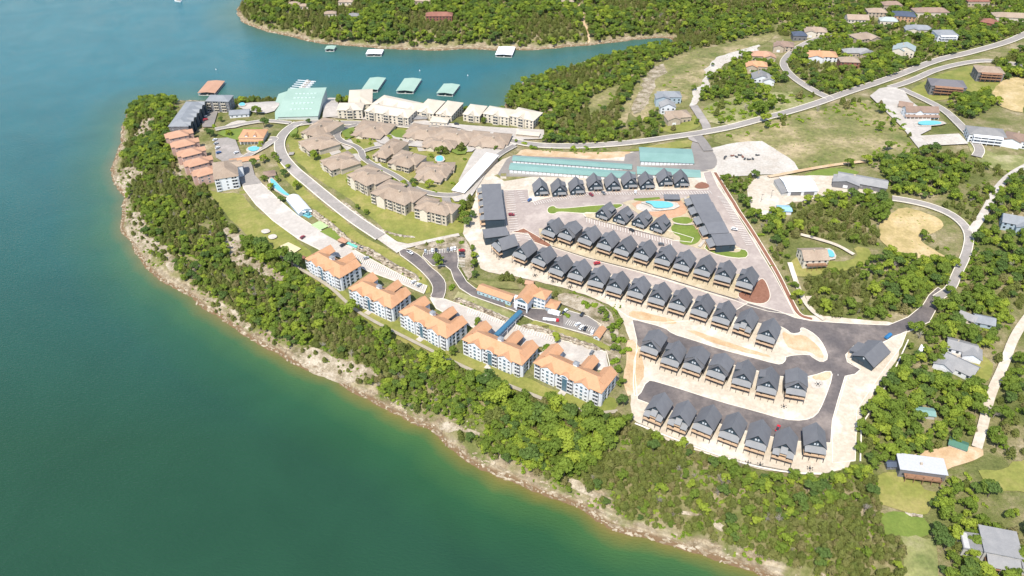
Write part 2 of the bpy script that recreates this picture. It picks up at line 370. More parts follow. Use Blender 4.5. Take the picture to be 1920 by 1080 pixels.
def kerb_line(p, wd, dz=.5, closed=True, label='', name='kerb', hh=.16, m=None):
    q = []
    P2 = np.vstack([p, p[:1]]) if closed else p
    for a, b in zip(P2[:-1], P2[1:]):
        n = max(1, int(np.hypot(*(b-a))/2.5))
        for k in range(n): q.append(a + (b-a)*k/n)
    q.append(P2[-1]); q = np.array(q)
    keep = [0] + [k for k in range(1, len(q)) if np.hypot(*(q[k]-q[k-1])) > .02]; q = q[keep]
    if closed and len(q) > 3:
        t = (np.roll(q[:-1], -1, 0) - np.roll(q[:-1], 1, 0)); t = np.vstack([t, t[:1]])
    else: t = np.gradient(q, axis=0)
    t /= np.hypot(*t.T)[:, None] + 1e-9; nn = np.stack([-t[:, 1], t[:, 0]], 1)
    A = q + nn*wd/2; B = q - nn*wd/2; z = H(q[:, 0], q[:, 1]) + dz
    vs = []; fs = []
    for k in range(len(q)):
        vs += [(*A[k], z[k]-.5), (*A[k], z[k]+hh), (*B[k], z[k]+hh), (*B[k], z[k]-.5)]
        if k: 
            b = 4*k; a = b-4
            fs += [(a, a+1, b+1, b), (a+1, a+2, b+2, b+1), (a+2, a+3, b+3, b+2)]
    me = bpy.data.meshes.new(name); me.from_pydata(vs, [], fs); me.materials.append(m or M_kerb)
    return setp(place(name, me), ('pale edging round the ' + label)[:90] if name == 'kerb' else label, name.replace('_', ' '), kind='structure')
def road(name, px, wd, m, label, kerb=0, smooth=2):
    line = chaikin(PP(px), smooth, False)
    p = sheet(name, None, m, label, 0, 0, 0, world=ribbon_poly(line, wd))
    if kerb:
        nn = ribbon_poly(line, wd); k = len(line); dz = .03+.012*LAYER[0]
        kerb_line(nn[:k], kerb, dz, False, label); kerb_line(nn[k:], kerb, dz, False, label)
    return line
# ------------------------------------------------------------------ ground cover, lots and roads
sheet('hillside_lawn', [(548,243),(600,225),(700,225),(850,247),(950,268),(935,300),(862,355),(885,395),(895,430),(860,440),(800,452),(775,456),(745,448),(700,412),(640,363),(592,330),(552,297),(540,268)], M_lawn, 'lawn sloping round the tan villas', 1, .6)
sheet('verge', [(528,255),(545,238),(528,300),(560,343),(622,395),(682,440),(742,478),(772,497),(800,518),(812,545),(800,550),(760,520),(700,482),(640,438),(580,385),(528,330),(512,290)], M_lawn, 'grass verge between the curving road and the rock cut', 1, .5)
sheet('bluff_lawn', [(385,345),(402,366),(447,360),(470,385),(520,420),(560,455),(590,475),(575,490),(640,545),(750,607),(870,667),(1000,717),(1120,757),(1150,740),(1165,768),(1120,776),(1045,762),(940,722),(850,686),(760,644),(690,607),(630,562),(570,510),(520,480),(470,448),(420,400)], M_lawn, 'lawn along the top of the bluff below the orange roofed condos', 1, .6)
sheet('bare_slope', [(405,425),(425,432),(470,482),(535,512),(550,530),(520,535),(465,512),(425,480)], M_rockg, 'bare pale slope in the bluff wood', 1, 1.5)
for bp, bl_ in (([(255,228),(285,220),(298,245),(272,262),(250,250)], 'bare patch near the tip of the peninsula'), ([(222,322),(262,316),(272,340),(240,354),(216,342)], 'bare ledge on the left shore'), ([(330,292),(341,286),(352,328),(338,338)], 'bare rock face below the stepped townhouses'),
    ([(238,402),(262,398),(288,440),(338,498),(318,512),(272,470),(242,432)], 'bare pale bank above the left shore'), ([(395,560),(430,578),(480,612),(470,622),(420,598),(385,572)], 'bare bench above the rocks'), ([(560,642),(640,668),(722,716),(702,726),(620,694),(556,660)], 'long bare bench above the rocky shore'),
    ([(838,772),(900,800),(888,818),(836,792)], 'small bare scar in the bluff wood'), ([(1040,905),(1100,915),(1160,945),(1120,950),(1060,925)], 'bare scar above the lower shore'), ([(1260,965),(1340,975),(1380,1005),(1300,1000)], 'bare scar above the lowest shore')):
    sheet('bare_slope', bp, M_rockg, bl_, 1, 2.0)
for bp in ([(630,262),(655,258),(668,275),(650,282)], [(652,290),(670,288),(680,300),(664,310)], [(700,268),(722,262),(726,272),(706,280)], [(778,268),(830,266),(835,280),(785,284)], [(765,298),(790,295),(800,305),(775,312)], [(700,335),(722,330),(730,342),(712,350)], [(742,357),(765,352),(775,362),(756,372)], [(690,312),(712,306),(718,314),(700,322)], [(612,280),(632,276),(640,286),(622,292)]):
    sheet('driveway', bp, M_concrete, 'pale driveway of a tan villa', 0)
sheet('dry_meadow', [(1330,252),(1400,242),(1500,214),(1600,192),(1640,186),(1690,240),(1728,285),(1700,300),(1640,300),(1590,310),(1500,322),(1440,296),(1430,268),(1340,272)], M_dry, 'dry meadow beside the county road', 1, 1)
sheet('graded_strip', [(1240,112),(1300,97),(1380,80),(1452,60),(1440,80),(1385,97),(1352,125),(1325,150),(1308,185),(1295,205),(1240,200),(1200,235),(1178,212),(1195,165),(1225,130)], M_dry, 'graded grassy strip on the ridge', 1, 1.2)
sheet('bare_track', [(1292,205),(1283,185),(1312,150),(1328,125),(1362,103),(1420,82),(1428,88),(1380,108),(1350,128),(1330,155),(1310,190),(1306,210)], M_white, 'bare white track up the ridge', 1, 1.5)
sheet('bare_track', [(1180,215),(1195,170),(1228,128),(1252,118),(1230,150),(1215,190),(1200,212)], M_rockg, 'stony bank beside the ridge strip', 1, 1.5)
sheet('clearing', [(1098,205),(1103,182),(1140,165),(1168,158),(1155,185),(1132,212),(1105,218)], M_dry, 'grassy clearing in the hillside wood', 1, 1.2)
sheet('clearing', [(1158,245),(1166,205),(1196,150),(1203,152),(1180,205),(1170,245)], M_dry, 'narrow grassy cut in the hillside wood', 1, 1)
sheet('power_line_cut', [(1080,4),(1088,4),(1097,40),(1108,78),(1101,80),(1090,42)], M_dirt, 'bare cut running down the far wooded hill', 1, .8)
sheet('scrub_field', [(1310,212),(1345,190),(1400,178),(1470,170),(1545,190),(1450,216),(1350,238),(1322,232)], M_scrub, 'scrubby field above the county road', 1, 1)
sheet('lawn', [(1235,225),(1265,235),(1300,212),(1318,232),(1300,245),(1240,250)], M_lawn, 'small lawn round the house at the road fork', 1, .5)
sheet('lawn', [(1755,140),(1830,120),(1870,135),(1880,170),(1830,180),(1780,185),(1740,190),(1700,175)], M_lawn, 'lawn round the dark roofed lake houses', 1, .6)
sheet('lawn', [(1800,245),(1850,290),(1925,290),(1925,320),(1860,320),(1830,300)], M_scrub, 'rough grass below the white walled house', 1, .8)
sheet('straw_field', [(1655,400),(1690,385),(1740,397),(1768,420),(1760,435),(1722,448),(1755,472),(1785,490),(1730,492),(1680,478),(1660,455),(1650,430)], M_straw, 'field of pale yellow straw', 1, 1.2)
sheet('lawn', [(1500,330),(1545,314),(1600,318),(1612,325),(1580,335),(1530,335)], M_bright, 'green lawn with a round stone ring', 1, .3)
sheet('lawn', [(1480,492),(1500,480),(1570,495),(1610,485),(1600,460),(1640,470),(1620,500),(1540,510),(1520,520),(1485,520)], M_lawn, 'lawn by the house with the small pool', 1, .6)
sheet('lawn', [(1815,665),(1850,668),(1870,690),(1850,722),(1818,705)], M_lawn, 'lawn by the grey roofed cottages', 1, .5)
sheet('lawn', [(1648,905),(1700,898),(1765,908),(1768,935),(1742,965),(1690,962),(1650,945)], M_lawn, 'lawn below the flat roofed house', 0, 1.6)
sheet('lawn', [(1655,972),(1735,972),(1745,1010),(1720,1018),(1672,1005)], M_bright, 'bright grass bank under the low stone wall', 0, 1.8)
sheet('bare_ground', [(1690,1012),(1745,1012),(1755,1100),(1695,1100)], M_scrub, 'bare stony ground near the lake edge', 0, 1.8)
sheet('lawn', [(1850,890),(1925,860),(1925,930),(1880,925)], M_lawn, 'grass between the trees at the right edge', 0, 1.8)
sheet('bare_ground', [(1880,150),(1925,140),(1925,215),(1895,210),(1850,185)], M_straw, 'bare sandy slope at the right edge', 1, 1)
sheet('gravel_yard', [(1400,345),(1440,328),(1520,330),(1600,332),(1660,350),(1640,372),(1560,362),(1520,375),(1470,385),(1430,410),(1405,395)], M_gravel, 'pale gravel yard round the workshop', 1, .6)
sheet('gravel_lot', [(1322,285),(1335,276),(1425,262),(1440,272),(1505,318),(1470,325),(1390,332),(1335,340),(1345,300)], M_white, 'white gravel lot with parked trailers', 1, .6)
sheet('resort_ground', [(862,430),(885,400),(893,345),(932,302),(962,290),(1180,285),(1345,280),(1345,345),(1400,425),(1490,590),(1560,598),(1700,603),(1700,625),(1668,690),(1610,780),(1608,870),(1545,893),(1480,893),(1400,876),(1300,842),(1190,798),(1180,750),(1190,725),(1200,700),(1190,660),(1170,600),(1155,578),(1100,556),(1050,538),(980,522),(925,512),(893,500),(888,470)], M_gravel, 'pale gravel ground of the cabin resort', 1, .5)
sheet('gravel_strip', [(985,470),(1035,466),(1100,487),(1232,521),(1375,562),(1385,575),(1240,545),(1100,510),(1000,485)], M_gravel, 'gravel under the long cabin row', 0)
sheet('dry_bank', [(945,340),(1000,332),(1100,330),(1180,332),(1310,330),(1310,322),(1190,322),(1185,331),(950,322),(925,330)], M_dry, 'dry grass bank between the storage sheds and cabins', 0, .3)
sheet('dry_bank', [(975,283),(985,280),(1130,287),(1180,284),(1182,292),(1130,300),(965,292)], M_dirt, 'orange dirt bank behind the storage sheds', 0, .5)
sheet('grass_bank', [(1150,285),(1200,278),(1290,262),(1305,268),(1295,279),(1190,284)], M_lawn, 'grass bank between road and storage sheds', 1, .4)
sheet('storage_paving', [(933,328),(950,300),(962,292),(1060,296),(1170,303),(1172,291),(1192,285),(1295,280),(1312,283),(1318,318),(1330,322),(1200,333),(1080,334),(940,332)], M_grey, 'asphalt apron round the storage sheds', 0)
sheet('turning_lot', [(1294,281),(1300,260),(1318,262),(1330,276),(1345,298),(1343,314),(1330,320),(1312,318),(1304,300)], M_grey, 'brown asphalt turning area by the gravel lot', 1)
sheet('resort_paving', [(943,358),(990,356),(993,381),(1025,372),(1107,360),(1170,357),(1328,356),(1318,325),(1333,322),(1345,350),(1370,387),(1395,425),(1427,478),(1450,515),(1475,562),(1490,592),(1440,585),(1405,575),(1375,564),(1232,520),(1100,486),(1035,464),(1000,450),(985,460),(960,470),(950,430)], M_pinkroad, 'pinkish paved drives and bays of the cabin resort', 0, 0, .4)
road('resort_drive', [(985,455),(1010,466),(1100,494),(1232,531),(1340,565),(1440,590)], 9.5, M_pinkroad, 'paved drive behind the long cabin row', 0)
sheet('asphalt_drive', [(1185,601),(1245,606),(1330,600),(1372,588),(1402,569),(1460,585),(1490,597),(1522,603),(1665,611),(1702,596),(1730,573),(1741,555),(1758,540),(1770,548),(1757,577),(1742,605),(1705,622),(1675,632),(1655,645),(1600,650),(1585,667),(1588,680),(1613,694),(1604,703),(1584,707),(1571,750),(1560,790),(1557,832),(1480,828),(1380,805),(1235,765),(1195,750),(1190,700),(1194,640)], M_newroad, 'dark fresh asphalt drives of the lower cabin rows', 0, 0, .45)
# terraces and islands on the paving
def island(px, m, label, k=.5, name='gravel_island', sm=2): return sheet(name, px, m, label, sm, 0, k)
island([(1150,575),(1170,562),(1300,572),(1385,598),(1440,612),(1462,613),(1475,620),(1484,628),(1502,625),(1500,617),(1507,616),(1530,630),(1545,650),(1553,674),(1540,681),(1525,673),(1516,665),(1472,669),(1473,677),(1464,685),(1448,682),(1412,672),(1350,656),(1290,636),(1262,628),(1245,615),(1187,600),(1172,592)], M_gravel, 'gravel terrace below the long cabin row', .5, 'gravel_terrace', 1)
island([(1190,655),(1215,652),(1300,668),(1400,692),(1480,712),(1522,707),(1556,695),(1561,707),(1543,757),(1530,781),(1507,790),(1470,788),(1420,773),(1345,753),(1232,717),(1213,714),(1198,745),(1186,742)], M_gravel, 'gravel terrace round the seven cabin row', .5, 'gravel_terrace', 1)
sheet('gravel_court', [(1365,660),(1400,668),(1465,682)], M_gravel, 'gravel court', 0) if False else None
island([(1585,671),(1595,655),(1640,650),(1662,640),(1700,622),(1690,650),(1660,690),(1606,770),(1603,865),(1560,870),(1560,800),(1575,750),(1588,706),(1603,703),(1614,693),(1600,685)], M_gravel, 'gravel apron round the gatehouse', .4, 'gravel_apron', 0)
sheet('asphalt_bay', [(1588,684),(1596,682),(1612,693),(1606,702),(1588,706)], M_newroad, 'small asphalt bay below the gatehouse', 0)
sheet('mulch_bed', [(1465,621),(1484,631),(1506,629),(1522,640),(1538,655),(1546,673),(1532,672),(1520,661),(1480,656),(1470,642)], M_dirt, 'orange gravel planting bed at the drive fork', 1)
sheet('mulch_bed', [(1522,706),(1554,697),(1558,706),(1552,713),(1535,716),(1524,712)], M_dirt, 'orange planting bed at the end of the cabin row', 1)
sheet('stone_pad', [(1520,716),(1533,712),(1545,718),(1541,728),(1528,731),(1519,725)], M_white, 'round pale fire pit pad', 2)
sheet('dirt_slope', [(1173,590),(1185,580),(1240,592),(1272,605),(1250,610),(1190,600)], M_dirt, 'orange dirt slope above the upper asphalt lane', 1, .7)
sheet('dirt_slope', [(1170,640),(1187,642),(1196,665),(1208,700),(1188,742),(1176,745),(1174,690)], M_dirt, 'orange dirt slope beside the orange roofed condo', 1, .7)
sheet('dirt_slope', [(1288,622),(1300,622),(1360,642),(1440,668),(1444,672),(1400,664),(1330,643)], M_dirt, 'thin strip of orange planting on the terrace', 0, .2)
sheet('stone_strip', [(1196,745),(1215,718),(1232,722),(1345,757),(1420,777),(1470,791),(1463,785),(1345,748),(1235,712),(1212,710)], M_gravel, 'pale strip edging the lowest lane', 0) if False else None
island([(1025,396),(1029,389),(1039,387),(1045,394),(1130,386),(1168,383),(1166,390),(1130,401),(1092,402),(1046,398),(1040,403),(1029,402)], M_bright, 'teardrop lawn in the cabin loop', .4, 'lawn')
island([(1093,402),(1100,400),(1140,402),(1260,436),(1300,448),(1296,456),(1262,452),(1180,428),(1100,410)], M_gravelY, 'gravel bed under the four cabins by the pool', .5, 'gravel_bed', 0)
sheet('pool_terrace', [(1166,382),(1180,377),(1285,373),(1292,368),(1345,445),(1340,465),(1320,470),(1290,462),(1262,447),(1200,405)], M_gravelY, 'pale terrace round the resort pool', 0)
sheet('lawn', [(1258,411),(1275,408),(1295,409),(1301,417),(1285,422),(1264,419)], M_bright, 'small oval lawn by the resort pool', 2)
sheet('lawn', [(1256,425),(1275,418),(1303,424),(1316,444),(1308,458),(1290,462),(1272,457),(1277,446),(1262,440)], M_bright, 'larger oval lawn below the resort pool', 2)
island([(1320,470),(1324,458),(1350,466),(1395,468),(1404,478),(1396,487),(1352,482)], M_bright, 'lawn strip under the stepped dark building', .4, 'lawn', 1)
sheet('gravel_bed', [(1345,466),(1372,460),(1390,467),(1386,475),(1365,474)], M_gravelY, 'pale gravel bed with small shrubs', 1)
sheet('pool_deck', [(1178,379),(1272,371),(1292,398),(1270,409),(1240,412),(1200,400)], M_brick, 'orange brick deck of the resort pool', 1)
sheet('pool_deck', [(1190,387),(1205,382),(1262,381),(1270,394),(1222,399),(1196,397)], M_white, 'white paved apron of the resort pool', 1)
sheet('lawn', [(1188,374),(1236,371),(1238,375),(1205,379),(1189,377)], M_bright, 'thin lawn behind the resort pool', 0)
island([(960,437),(982,430),(1005,443),(1036,462),(1030,466),(1000,455),(990,440)], M_mulch, 'mulch bed at the head of the cabin rows', .4, 'mulch_bed', 0)
sheet('gravel_bed', [(1010,430),(1040,432),(1100,452),(1235,489),(1420,535),(1422,548),(1378,562),(1235,519),(1100,485),(1035,463),(1012,445)], M_gravelY, 'yellow gravel under the eleven cabin row', 0)
island([(1380,552),(1410,540),(1427,522),(1436,530),(1445,555),(1440,568),(1424,573),(1390,565)], M_mulch, 'red brown mulch bed at the corner of the drive', .4, 'mulch_bed', 2)
sheet('mulch_bed', [(1300,352),(1312,342),(1328,346),(1330,354),(1310,356)], M_mulch, 'mulch bed beside the last cabin of the upper row', 1)
road('mulch_strip', [(1340,325),(1375,385),(1403,425),(1434,475),(1458,515),(1482,565),(1497,594),(1522,600)], 3.2, M_mulch, 'mulch strip edging the resort drive', .5)
# west side
sheet('condo_lot', [(455,345),(490,345),(522,375),(557,405),(590,427),(647,460),(685,482),(717,499),(770,527),(801,538),(795,552),(745,530),(690,510),(640,485),(600,470),(560,450),(512,415),(480,385),(457,355)], M_concrete, 'long pale parking lot behind the upper orange roofed condos', 0, 0, .5)
sheet('condo_lot', [(806,560),(835,563),(870,576),(910,591),(945,606),(975,614),(1015,624),(1057,641),(1137,662),(1145,697),(1090,692),(1000,662),(940,642),(880,612),(818,580)], M_concrete, 'pale parking lot behind the lower orange roofed condos', 0, 0, .5)
sheet('concrete_apron', [(703,447),(719,437),(745,455),(765,459),(790,454),(860,439),(862,444),(790,460),(768,466),(762,467),(744,476)], M_white, 'white concrete stretch of the curving road', 0)
sheet('asphalt_drive', [(744,475),(762,466),(792,484),(808,503),(823,514),(836,530),(836,548),(830,565),(806,561),(813,545),(808,530),(792,512),(772,495)], M_newroad, 'dark drive curving down to the condo lots', 1, 0, .4)
sheet('asphalt_lot', [(792,482),(797,472),(857,467),(860,490),(858,503),(866,515),(875,530),(890,542),(930,558),(964,570),(995,580),(1025,582),(1050,594),(1067,585),(1102,595),(1127,611),(1112,632),(1055,616),(1000,602),(962,584),(925,571),(885,557),(862,542),(851,526),(845,508),(835,500),(812,500)], M_newroad, 'dark lot and lane leading to the orange roofed office', 0, 0, .4)
sheet('asphalt_lot', [(1056,588),(1068,584),(1103,595),(1128,611),(1112,632),(1056,615)], M_grey, 'grey parking lot east of the office', 0)
sheet('bare_bank', [(796,470),(770,464),(800,455),(862,443),(880,450),(888,520),(878,526),(864,500),(860,466)], M_rockg, 'stony bank round the small dark lot', 1, .5)
sheet('stony_bank', [(1040,548),(1100,560),(1140,580),(1160,610),(1165,690),(1160,735),(1148,700),(1138,650),(1125,605),(1075,580),(1045,570)], M_rockg, 'stony bank beside the office lot', 1, .7)
sheet('lawn', [(880,528),(960,530),(975,545),(900,540)], M_dry, 'dry grass behind the office', 0, .4)
sheet('grass_bank', [(1000,604),(1055,619),(1112,636),(1150,652),(1145,660),(1060,636),(985,614)], M_lawn, 'grass strip above the lower rock cut', 0, .3)
sheet('grass_bank', [(860,548),(900,565),(960,590),(975,605),(960,602),(900,582),(850,562)], M_scrub, 'scrubby strip above the lower rock cut', 0, .3)
sheet('sand_court', [(522,465),(541,456),(565,468),(547,480)], M_sand, 'square sand volleyball court', 0)
sheet('patio', [(488,434),(503,430),(509,437),(494,441)], M_white, 'pale round patio nearer the lot', 2)
sheet('patio', [(501,444),(516,440),(522,447),(507,452)], M_white, 'pale round patio nearer the sand court', 2)
sheet('sport_court', [(583,424),(600,416),(617,426),(600,434)], mat('court_green', (.35, .45, .22)), 'pale green sport court by the rock cut', 0)
sheet('lawn', [(600,436),(622,428),(650,450),(640,458)], M_bright, 'grass beside the sport court', 0)
sheet('parking_lot', [(403,262),(440,258),(452,290),(470,300),(478,330),(492,345),(455,350),(440,318),(405,297)], M_paleroad, 'parking lot between orange roofs', 0)
sheet('parking_lot', [(378,208),(410,205),(400,240),(380,240)], M_grey, 'parking court of the slate roofed condos', 0)
sheet('gravel_yard', [(418,240),(440,228),(465,228),(460,236),(435,243)], M_white, 'white gravel patch by the slate roofed condos', 1)
sheet('gravel_yard', [(440,200),(520,190),(528,195),(510,215),(470,212)], M_concrete, 'paved yard of the marina', 1)
sheet('gravel_yard', [(605,222),(612,185),(630,180),(640,220)], M_concrete, 'paved lane beside the marina hall', 0)
sheet('parking_lot', [(620,222),(690,218),(800,228),(870,236),(960,242),(1020,245),(1020,262),(950,264),(850,240),(760,234),(690,226)], M_concrete, 'pale parking lane in front of the cream condos', 0)
sheet('villa_paving', [(862,360),(846,372),(853,380),(880,378),(928,300),(985,262),(900,270),(880,300),(860,340)], M_concrete, 'paved court around the white carport', 0)
sheet('villa_paving', [(600,252),(615,238),(640,235),(650,245),(622,262)], M_concrete, 'pale drive by the northern villas', 1)
sheet('villa_paving', [(700,270),(720,250),(790,262),(850,262),(900,275),(880,290),(820,280),(760,275)], M_concrete, 'pale forecourts of the inner villas', 1)
sheet('grass_island', [(540,238),(555,235),(560,250),(545,262)], M_bright, 'grass at the road junction', 1)
sheet('lawn', [(640,238),(668,240),(672,256),(650,262),(640,250)], M_bright, 'lawn inside the villa loop', 1)
sheet('lawn', [(730,245),(765,245),(762,262),(735,258)], M_bright, 'lawn between the inner villas', 1)
sheet('lawn', [(845,255),(868,262),(880,290),(850,292),(838,270)], M_bright, 'lawn with tall trees between the villas', 1)
sheet('lawn', [(400,250),(470,240),(500,243),(480,270),(430,262)], M_bright, 'lawn by the orange roofed clubhouse', 1)
# roads
road('road', [(1930,62),(1880,84),(1820,100),(1760,112),(1700,137),(1640,157),(1560,186),(1500,205),(1440,222),(1380,238),(1330,248),(1270,257),(1200,268),(1130,274),(1060,276),(1000,274),(960,266),(900,254),(850,247),(790,240),(740,235),(690,232),(630,232),(590,230),(548,236)], 9.5, M_paleroad, 'pale county road crossing the ridge', .6)
road('road', [(560,232),(535,248),(523,268),(527,292),(547,318),(582,347),(622,380),(662,412),(714,446)], 9.5, M_paleroad, 'road curving down past the villas', .7)
road('road', [(1315,268),(1295,262),(1305,255),(1330,247),(1312,218),(1300,200)], 8, M_paleroad, 'short lane up to the blue walled house')
road('road', [(1556,187),(1525,172),(1502,158),(1482,143),(1468,126),(1470,112),(1490,93),(1530,74),(1560,66)], 8, M_paleroad, 'lane looping up to the ridge houses', .5)
road('road', [(1302,252),(1315,265),(1328,285)], 9, M_grey, 'resort entrance off the county road')
road('road', [(1668,166),(1715,151),(1752,133),(1802,120),(1852,114),(1900,122),(1930,125)], 8, M_paleroad, 'lane branching right to the lake houses', .5)
road('road', [(1688,168),(1720,182),(1770,207),(1800,237),(1822,262),(1838,283),(1830,296)], 8, M_paleroad, 'lane descending past the clubhouse', .5)
sheet('paved_lot', [(1630,182),(1648,168),(1668,164),(1695,172),(1705,190),(1725,205),(1745,225),(1745,245),(1725,255),(1740,276),(1722,281),(1692,242),(1655,207)], M_concrete, 'pale paved lot of the clubhouse', 0)
sheet('white_pad', [(1722,257),(1797,253),(1815,272),(1742,276)], M_white, 'large white concrete pad', 0)
road('road', [(1672,374),(1700,378),(1745,388),(1790,407),(1818,438),(1812,478),(1792,518),(1782,545),(1755,562)], 6.2, M_paleroad, 'lane winding past the straw field', .5)
road('road', [(1820,437),(1845,402),(1868,355),(1895,328),(1935,308)], 6, M_concrete, 'gravel lane climbing at the right edge')
road('gravel_road', [(1935,585),(1900,632),(1880,690),(1855,742),(1842,800),(1830,842)], 5.5, M_gravel, 'straight gravel track at the right edge')
sheet('gravel_yard', [(1700,870),(1750,848),(1800,838),(1835,842),(1840,865),(1790,872),(1762,880),(1760,905),(1680,900)], M_dirt, 'gravel yard beside the flat roofed house', 1, 1)
sheet('gravel_yard', [(1768,680),(1790,660),(1812,668),(1808,690),(1780,700)], M_white, 'white patio between the grey cottages', 1)
road('gravel_track', [(1480,495),(1500,555),(1520,585),(1545,602)], 3.5, M_gravel, 'pale track through the wood by the resort drive')
road('gravel_track', [(1500,442),(1530,450),(1570,462),(1600,480)], 3, M_gravel, 'curved drive to the pool house')
road('gravel_track', [(1440,334),(1500,322),(1560,312),(1620,305)], 4, M_dirt, 'dirt track under the dry meadow')
road('road', [(670,236),(640,243),(630,255),(640,268),(665,275),(678,285),(680,298),(700,312),(740,330),(770,352),(800,365),(845,370),(870,365),(900,330),(930,295),(965,275)], 6, M_grey, 'villa loop road', .4)
road('road', [(680,286),(705,278),(735,275),(772,272),(770,258)], 5, M_grey, 'villa side lane', .4)
road('road', [(835,368),(840,390)], 7, M_grey, 'short asphalt stub below the carport')
road('road', [(505,262),(520,262),(500,275),(480,285),(455,300)], 7, M_paleroad, 'lane from the curving road to the orange roofs', .4)
road('road', [(404,245),(440,238),(470,232),(500,228),(545,233)], 6, M_paleroad, 'lane past the marina hall', .4)
road('footpath', [(500,468),(560,505),(620,540),(652,572),(690,600),(780,645),(870,692),(960,728),(1050,764),(1120,778),(1158,774)], 2.6, M_path, 'footpath along the top of the bluff')
road('footpath', [(1283,372),(1300,405),(1315,430),(1322,452),(1310,466)], 2.2, M_white, 'pale path between the pool lawns and the stepped building')
road('footpath', [(1262,421),(1285,425),(1305,422)], 1.6, M_white, 'thin path between the oval lawns')
road('stone_wall_line', [(1190,797),(1300,841),(1400,875),(1480,890),(1545,892)], 1.2, M_kerb, 'low pale retaining edge above the bluff wood')
# painted bays
def bays(px0, px1, n, vec, label, m=None):
    a, b = P(*px0), P(*px1); e = P(*vec) - a; MBv = []; 
    for k in range(n + 1):
        p = a + (b-a)*k/n; q = p + e; t = (q-p)/np.hypot(*(q-p)); nn = np.array([-t[1], t[0]])*.13
        for s in range(4):
            u, v = p + e*s/4, p + e*(s+1)/4; MBv.append([u+nn, u-nn, v-nn, v+nn])
    mb = MB(); dz = .03+.012*(LAYER[0]+6)
    for q in MBv: mb.add([(x, y, float(H(x, y))+dz) for x, y in q], [(0,1,2,3)])
    return setp(mb.obj('parking_bay_markings', m or M_paint), label, 'road markings', kind='structure')
bays((947,362),(958,455),22,(963,361),'bay lines beside the long dark building')
bays((978,358),(988,381),6,(968,359),'short bay lines near the first upper cabin')
bays((1000,382),(1107,364),26,(1004,388),'slanted bay lines in front of the upper cabins')
bays((1112,363),(1330,361),44,(1115,368),'slanted bay lines along the upper cabins')
bays((1100,412),(1258,455),32,(1100,420),'bay lines below the pool cabins')
bays((1345,372),(1398,462),30,(1357,371),'bay lines beside the stepped dark building')
bays((799,473),(855,468),18,(799,481),'bay lines in the small dark lot')
bays((872,480),(872,503),8,(858,481),'side bay lines in the small dark lot')
bays((990,440),(1002,455),5,(980,441),'bay lines by the mulch bed')
bays((660,478),(795,537),40,(656,486),'bay lines in the upper condo lot')
bays((880,582),(1050,640),40,(876,590),'bay lines in the lower condo lot')
bays((1060,612),(1110,627),14,(1066,603),'bay lines in the lot east of the office')
bays((1570,705),(1592,712),1,(1570,708),'faint line across the lower drive')
# water in the pools
M_pool = flatm('pool_water', (.14, .42, .46), .1); M_poolp = flatm('pool_pale', (.3, .62, .62), .1)
for px, lb in (([(1207,384),(1215,382),(1258,382),(1265,392),(1226,396),(1222,388)], 'turquoise resort pool on the brick deck'),
               ([(817,297),(829,295),(833,304),(819,306)], 'small villa pool on a white deck'),
               ([(465,281),(478,277),(490,279),(480,288),(467,287)], 'pool by the orange roofed clubhouse'),
               ([(506,339),(513,339),(534,362),(545,369),(537,371),(513,356)], 'winding turquoise pool beside the white tent hall'),
               ([(1544,472),(1558,471),(1566,486),(1552,488)], 'blue pool behind the taupe roofed house'),
               ([(448,198),(458,196),(462,200),(450,202)], 'small pool of the slate roofed condos'),
               ([(1718,232),(1758,230),(1768,236),(1722,240)], 'pale pool below the clubhouse')):
    c = np.mean(PP(px), 0); W = c + (PP(px) - c)*1.35
    sheet('pool_surround', None, M_white, 'pale deck round the ' + lb, 1, world=W)
    LAYER[0] += 1; vs, fs = drape(chaikin(PP(px), 2), .05+.012*LAYER[0]); zt = max(v[2] for v in vs)
    me = bpy.data.meshes.new('pool'); me.from_pydata([(x, y, zt) for x, y, z in vs], [], fs); me.materials.append(M_pool); setp(place('pool', me), lb, 'pool')
# ------------------------------------------------------------------ buildings: materials and shared window meshes
M_roofD = mat('charcoal_shingle', (.135, .136, .145), (.155, .156, .163), .25, .8, fine=.12, space='obj', objvar=.22)
M_roofP = mat('grey_metal_roof', (.17, .172, .175), (.2, .2, .2), .3, .55, fine=.1, space='obj')
M_wallD = mat('dark_blue_siding', (.026, .042, .056), (.034, .052, .068), .6, .7, space='obj')
M_wallG = mat('grey_siding', (.13, .125, .13), (.16, .155, .155), .6, .8, space='obj')
M_wallW = mat('wood_cladding', (.2, .105, .06), (.27, .15, .09), .6, .8, space='obj')
M_wood = flatm('light_wood', (.52, .36, .23), .8)
M_wdark = flatm('dark_trim', (.03, .03, .034), .7)
M_white = MATS['white_gravel']; M_wh = mat('white_siding', (.62, .63, .64), (.56, .57, .58), .5, .7, space='obj')
M_cream = mat('cream_siding', (.58, .52, .42), (.52, .46, .37), .5, .8, space='obj')
M_tan = mat('tan_siding', (.42, .36, .28), (.47, .41, .33), .4, .85, space='obj')
M_stone = mat('tan_stone', (.33, .27, .2), (.42, .35, .27), .8, .9, space='obj')
M_orange = mat('orange_shingle', (.43, .225, .115), (.48, .265, .145), .12, .85, (.45, .245, .135), fine=.14, space='obj', objvar=.06)
M_pinko = mat('pink_orange_tile', (.4, .225, .145), (.45, .265, .175), .12, .85, fine=.14, space='obj', objvar=.08)
M_tanroof = mat('brown_beige_shingle', (.32, .24, .175), (.38, .295, .22), .12, .9, fine=.35, space='obj', objvar=.15)
M_creamroof = mat('cream_shingle', (.5, .43, .335), (.55, .48, .385), .12, .85, fine=.15, space='obj', objvar=.06)
M_slate = mat('slate_blue_shingle', (.2, .21, .22), (.24, .25, .26), .15, .8, fine=.2, space='obj')
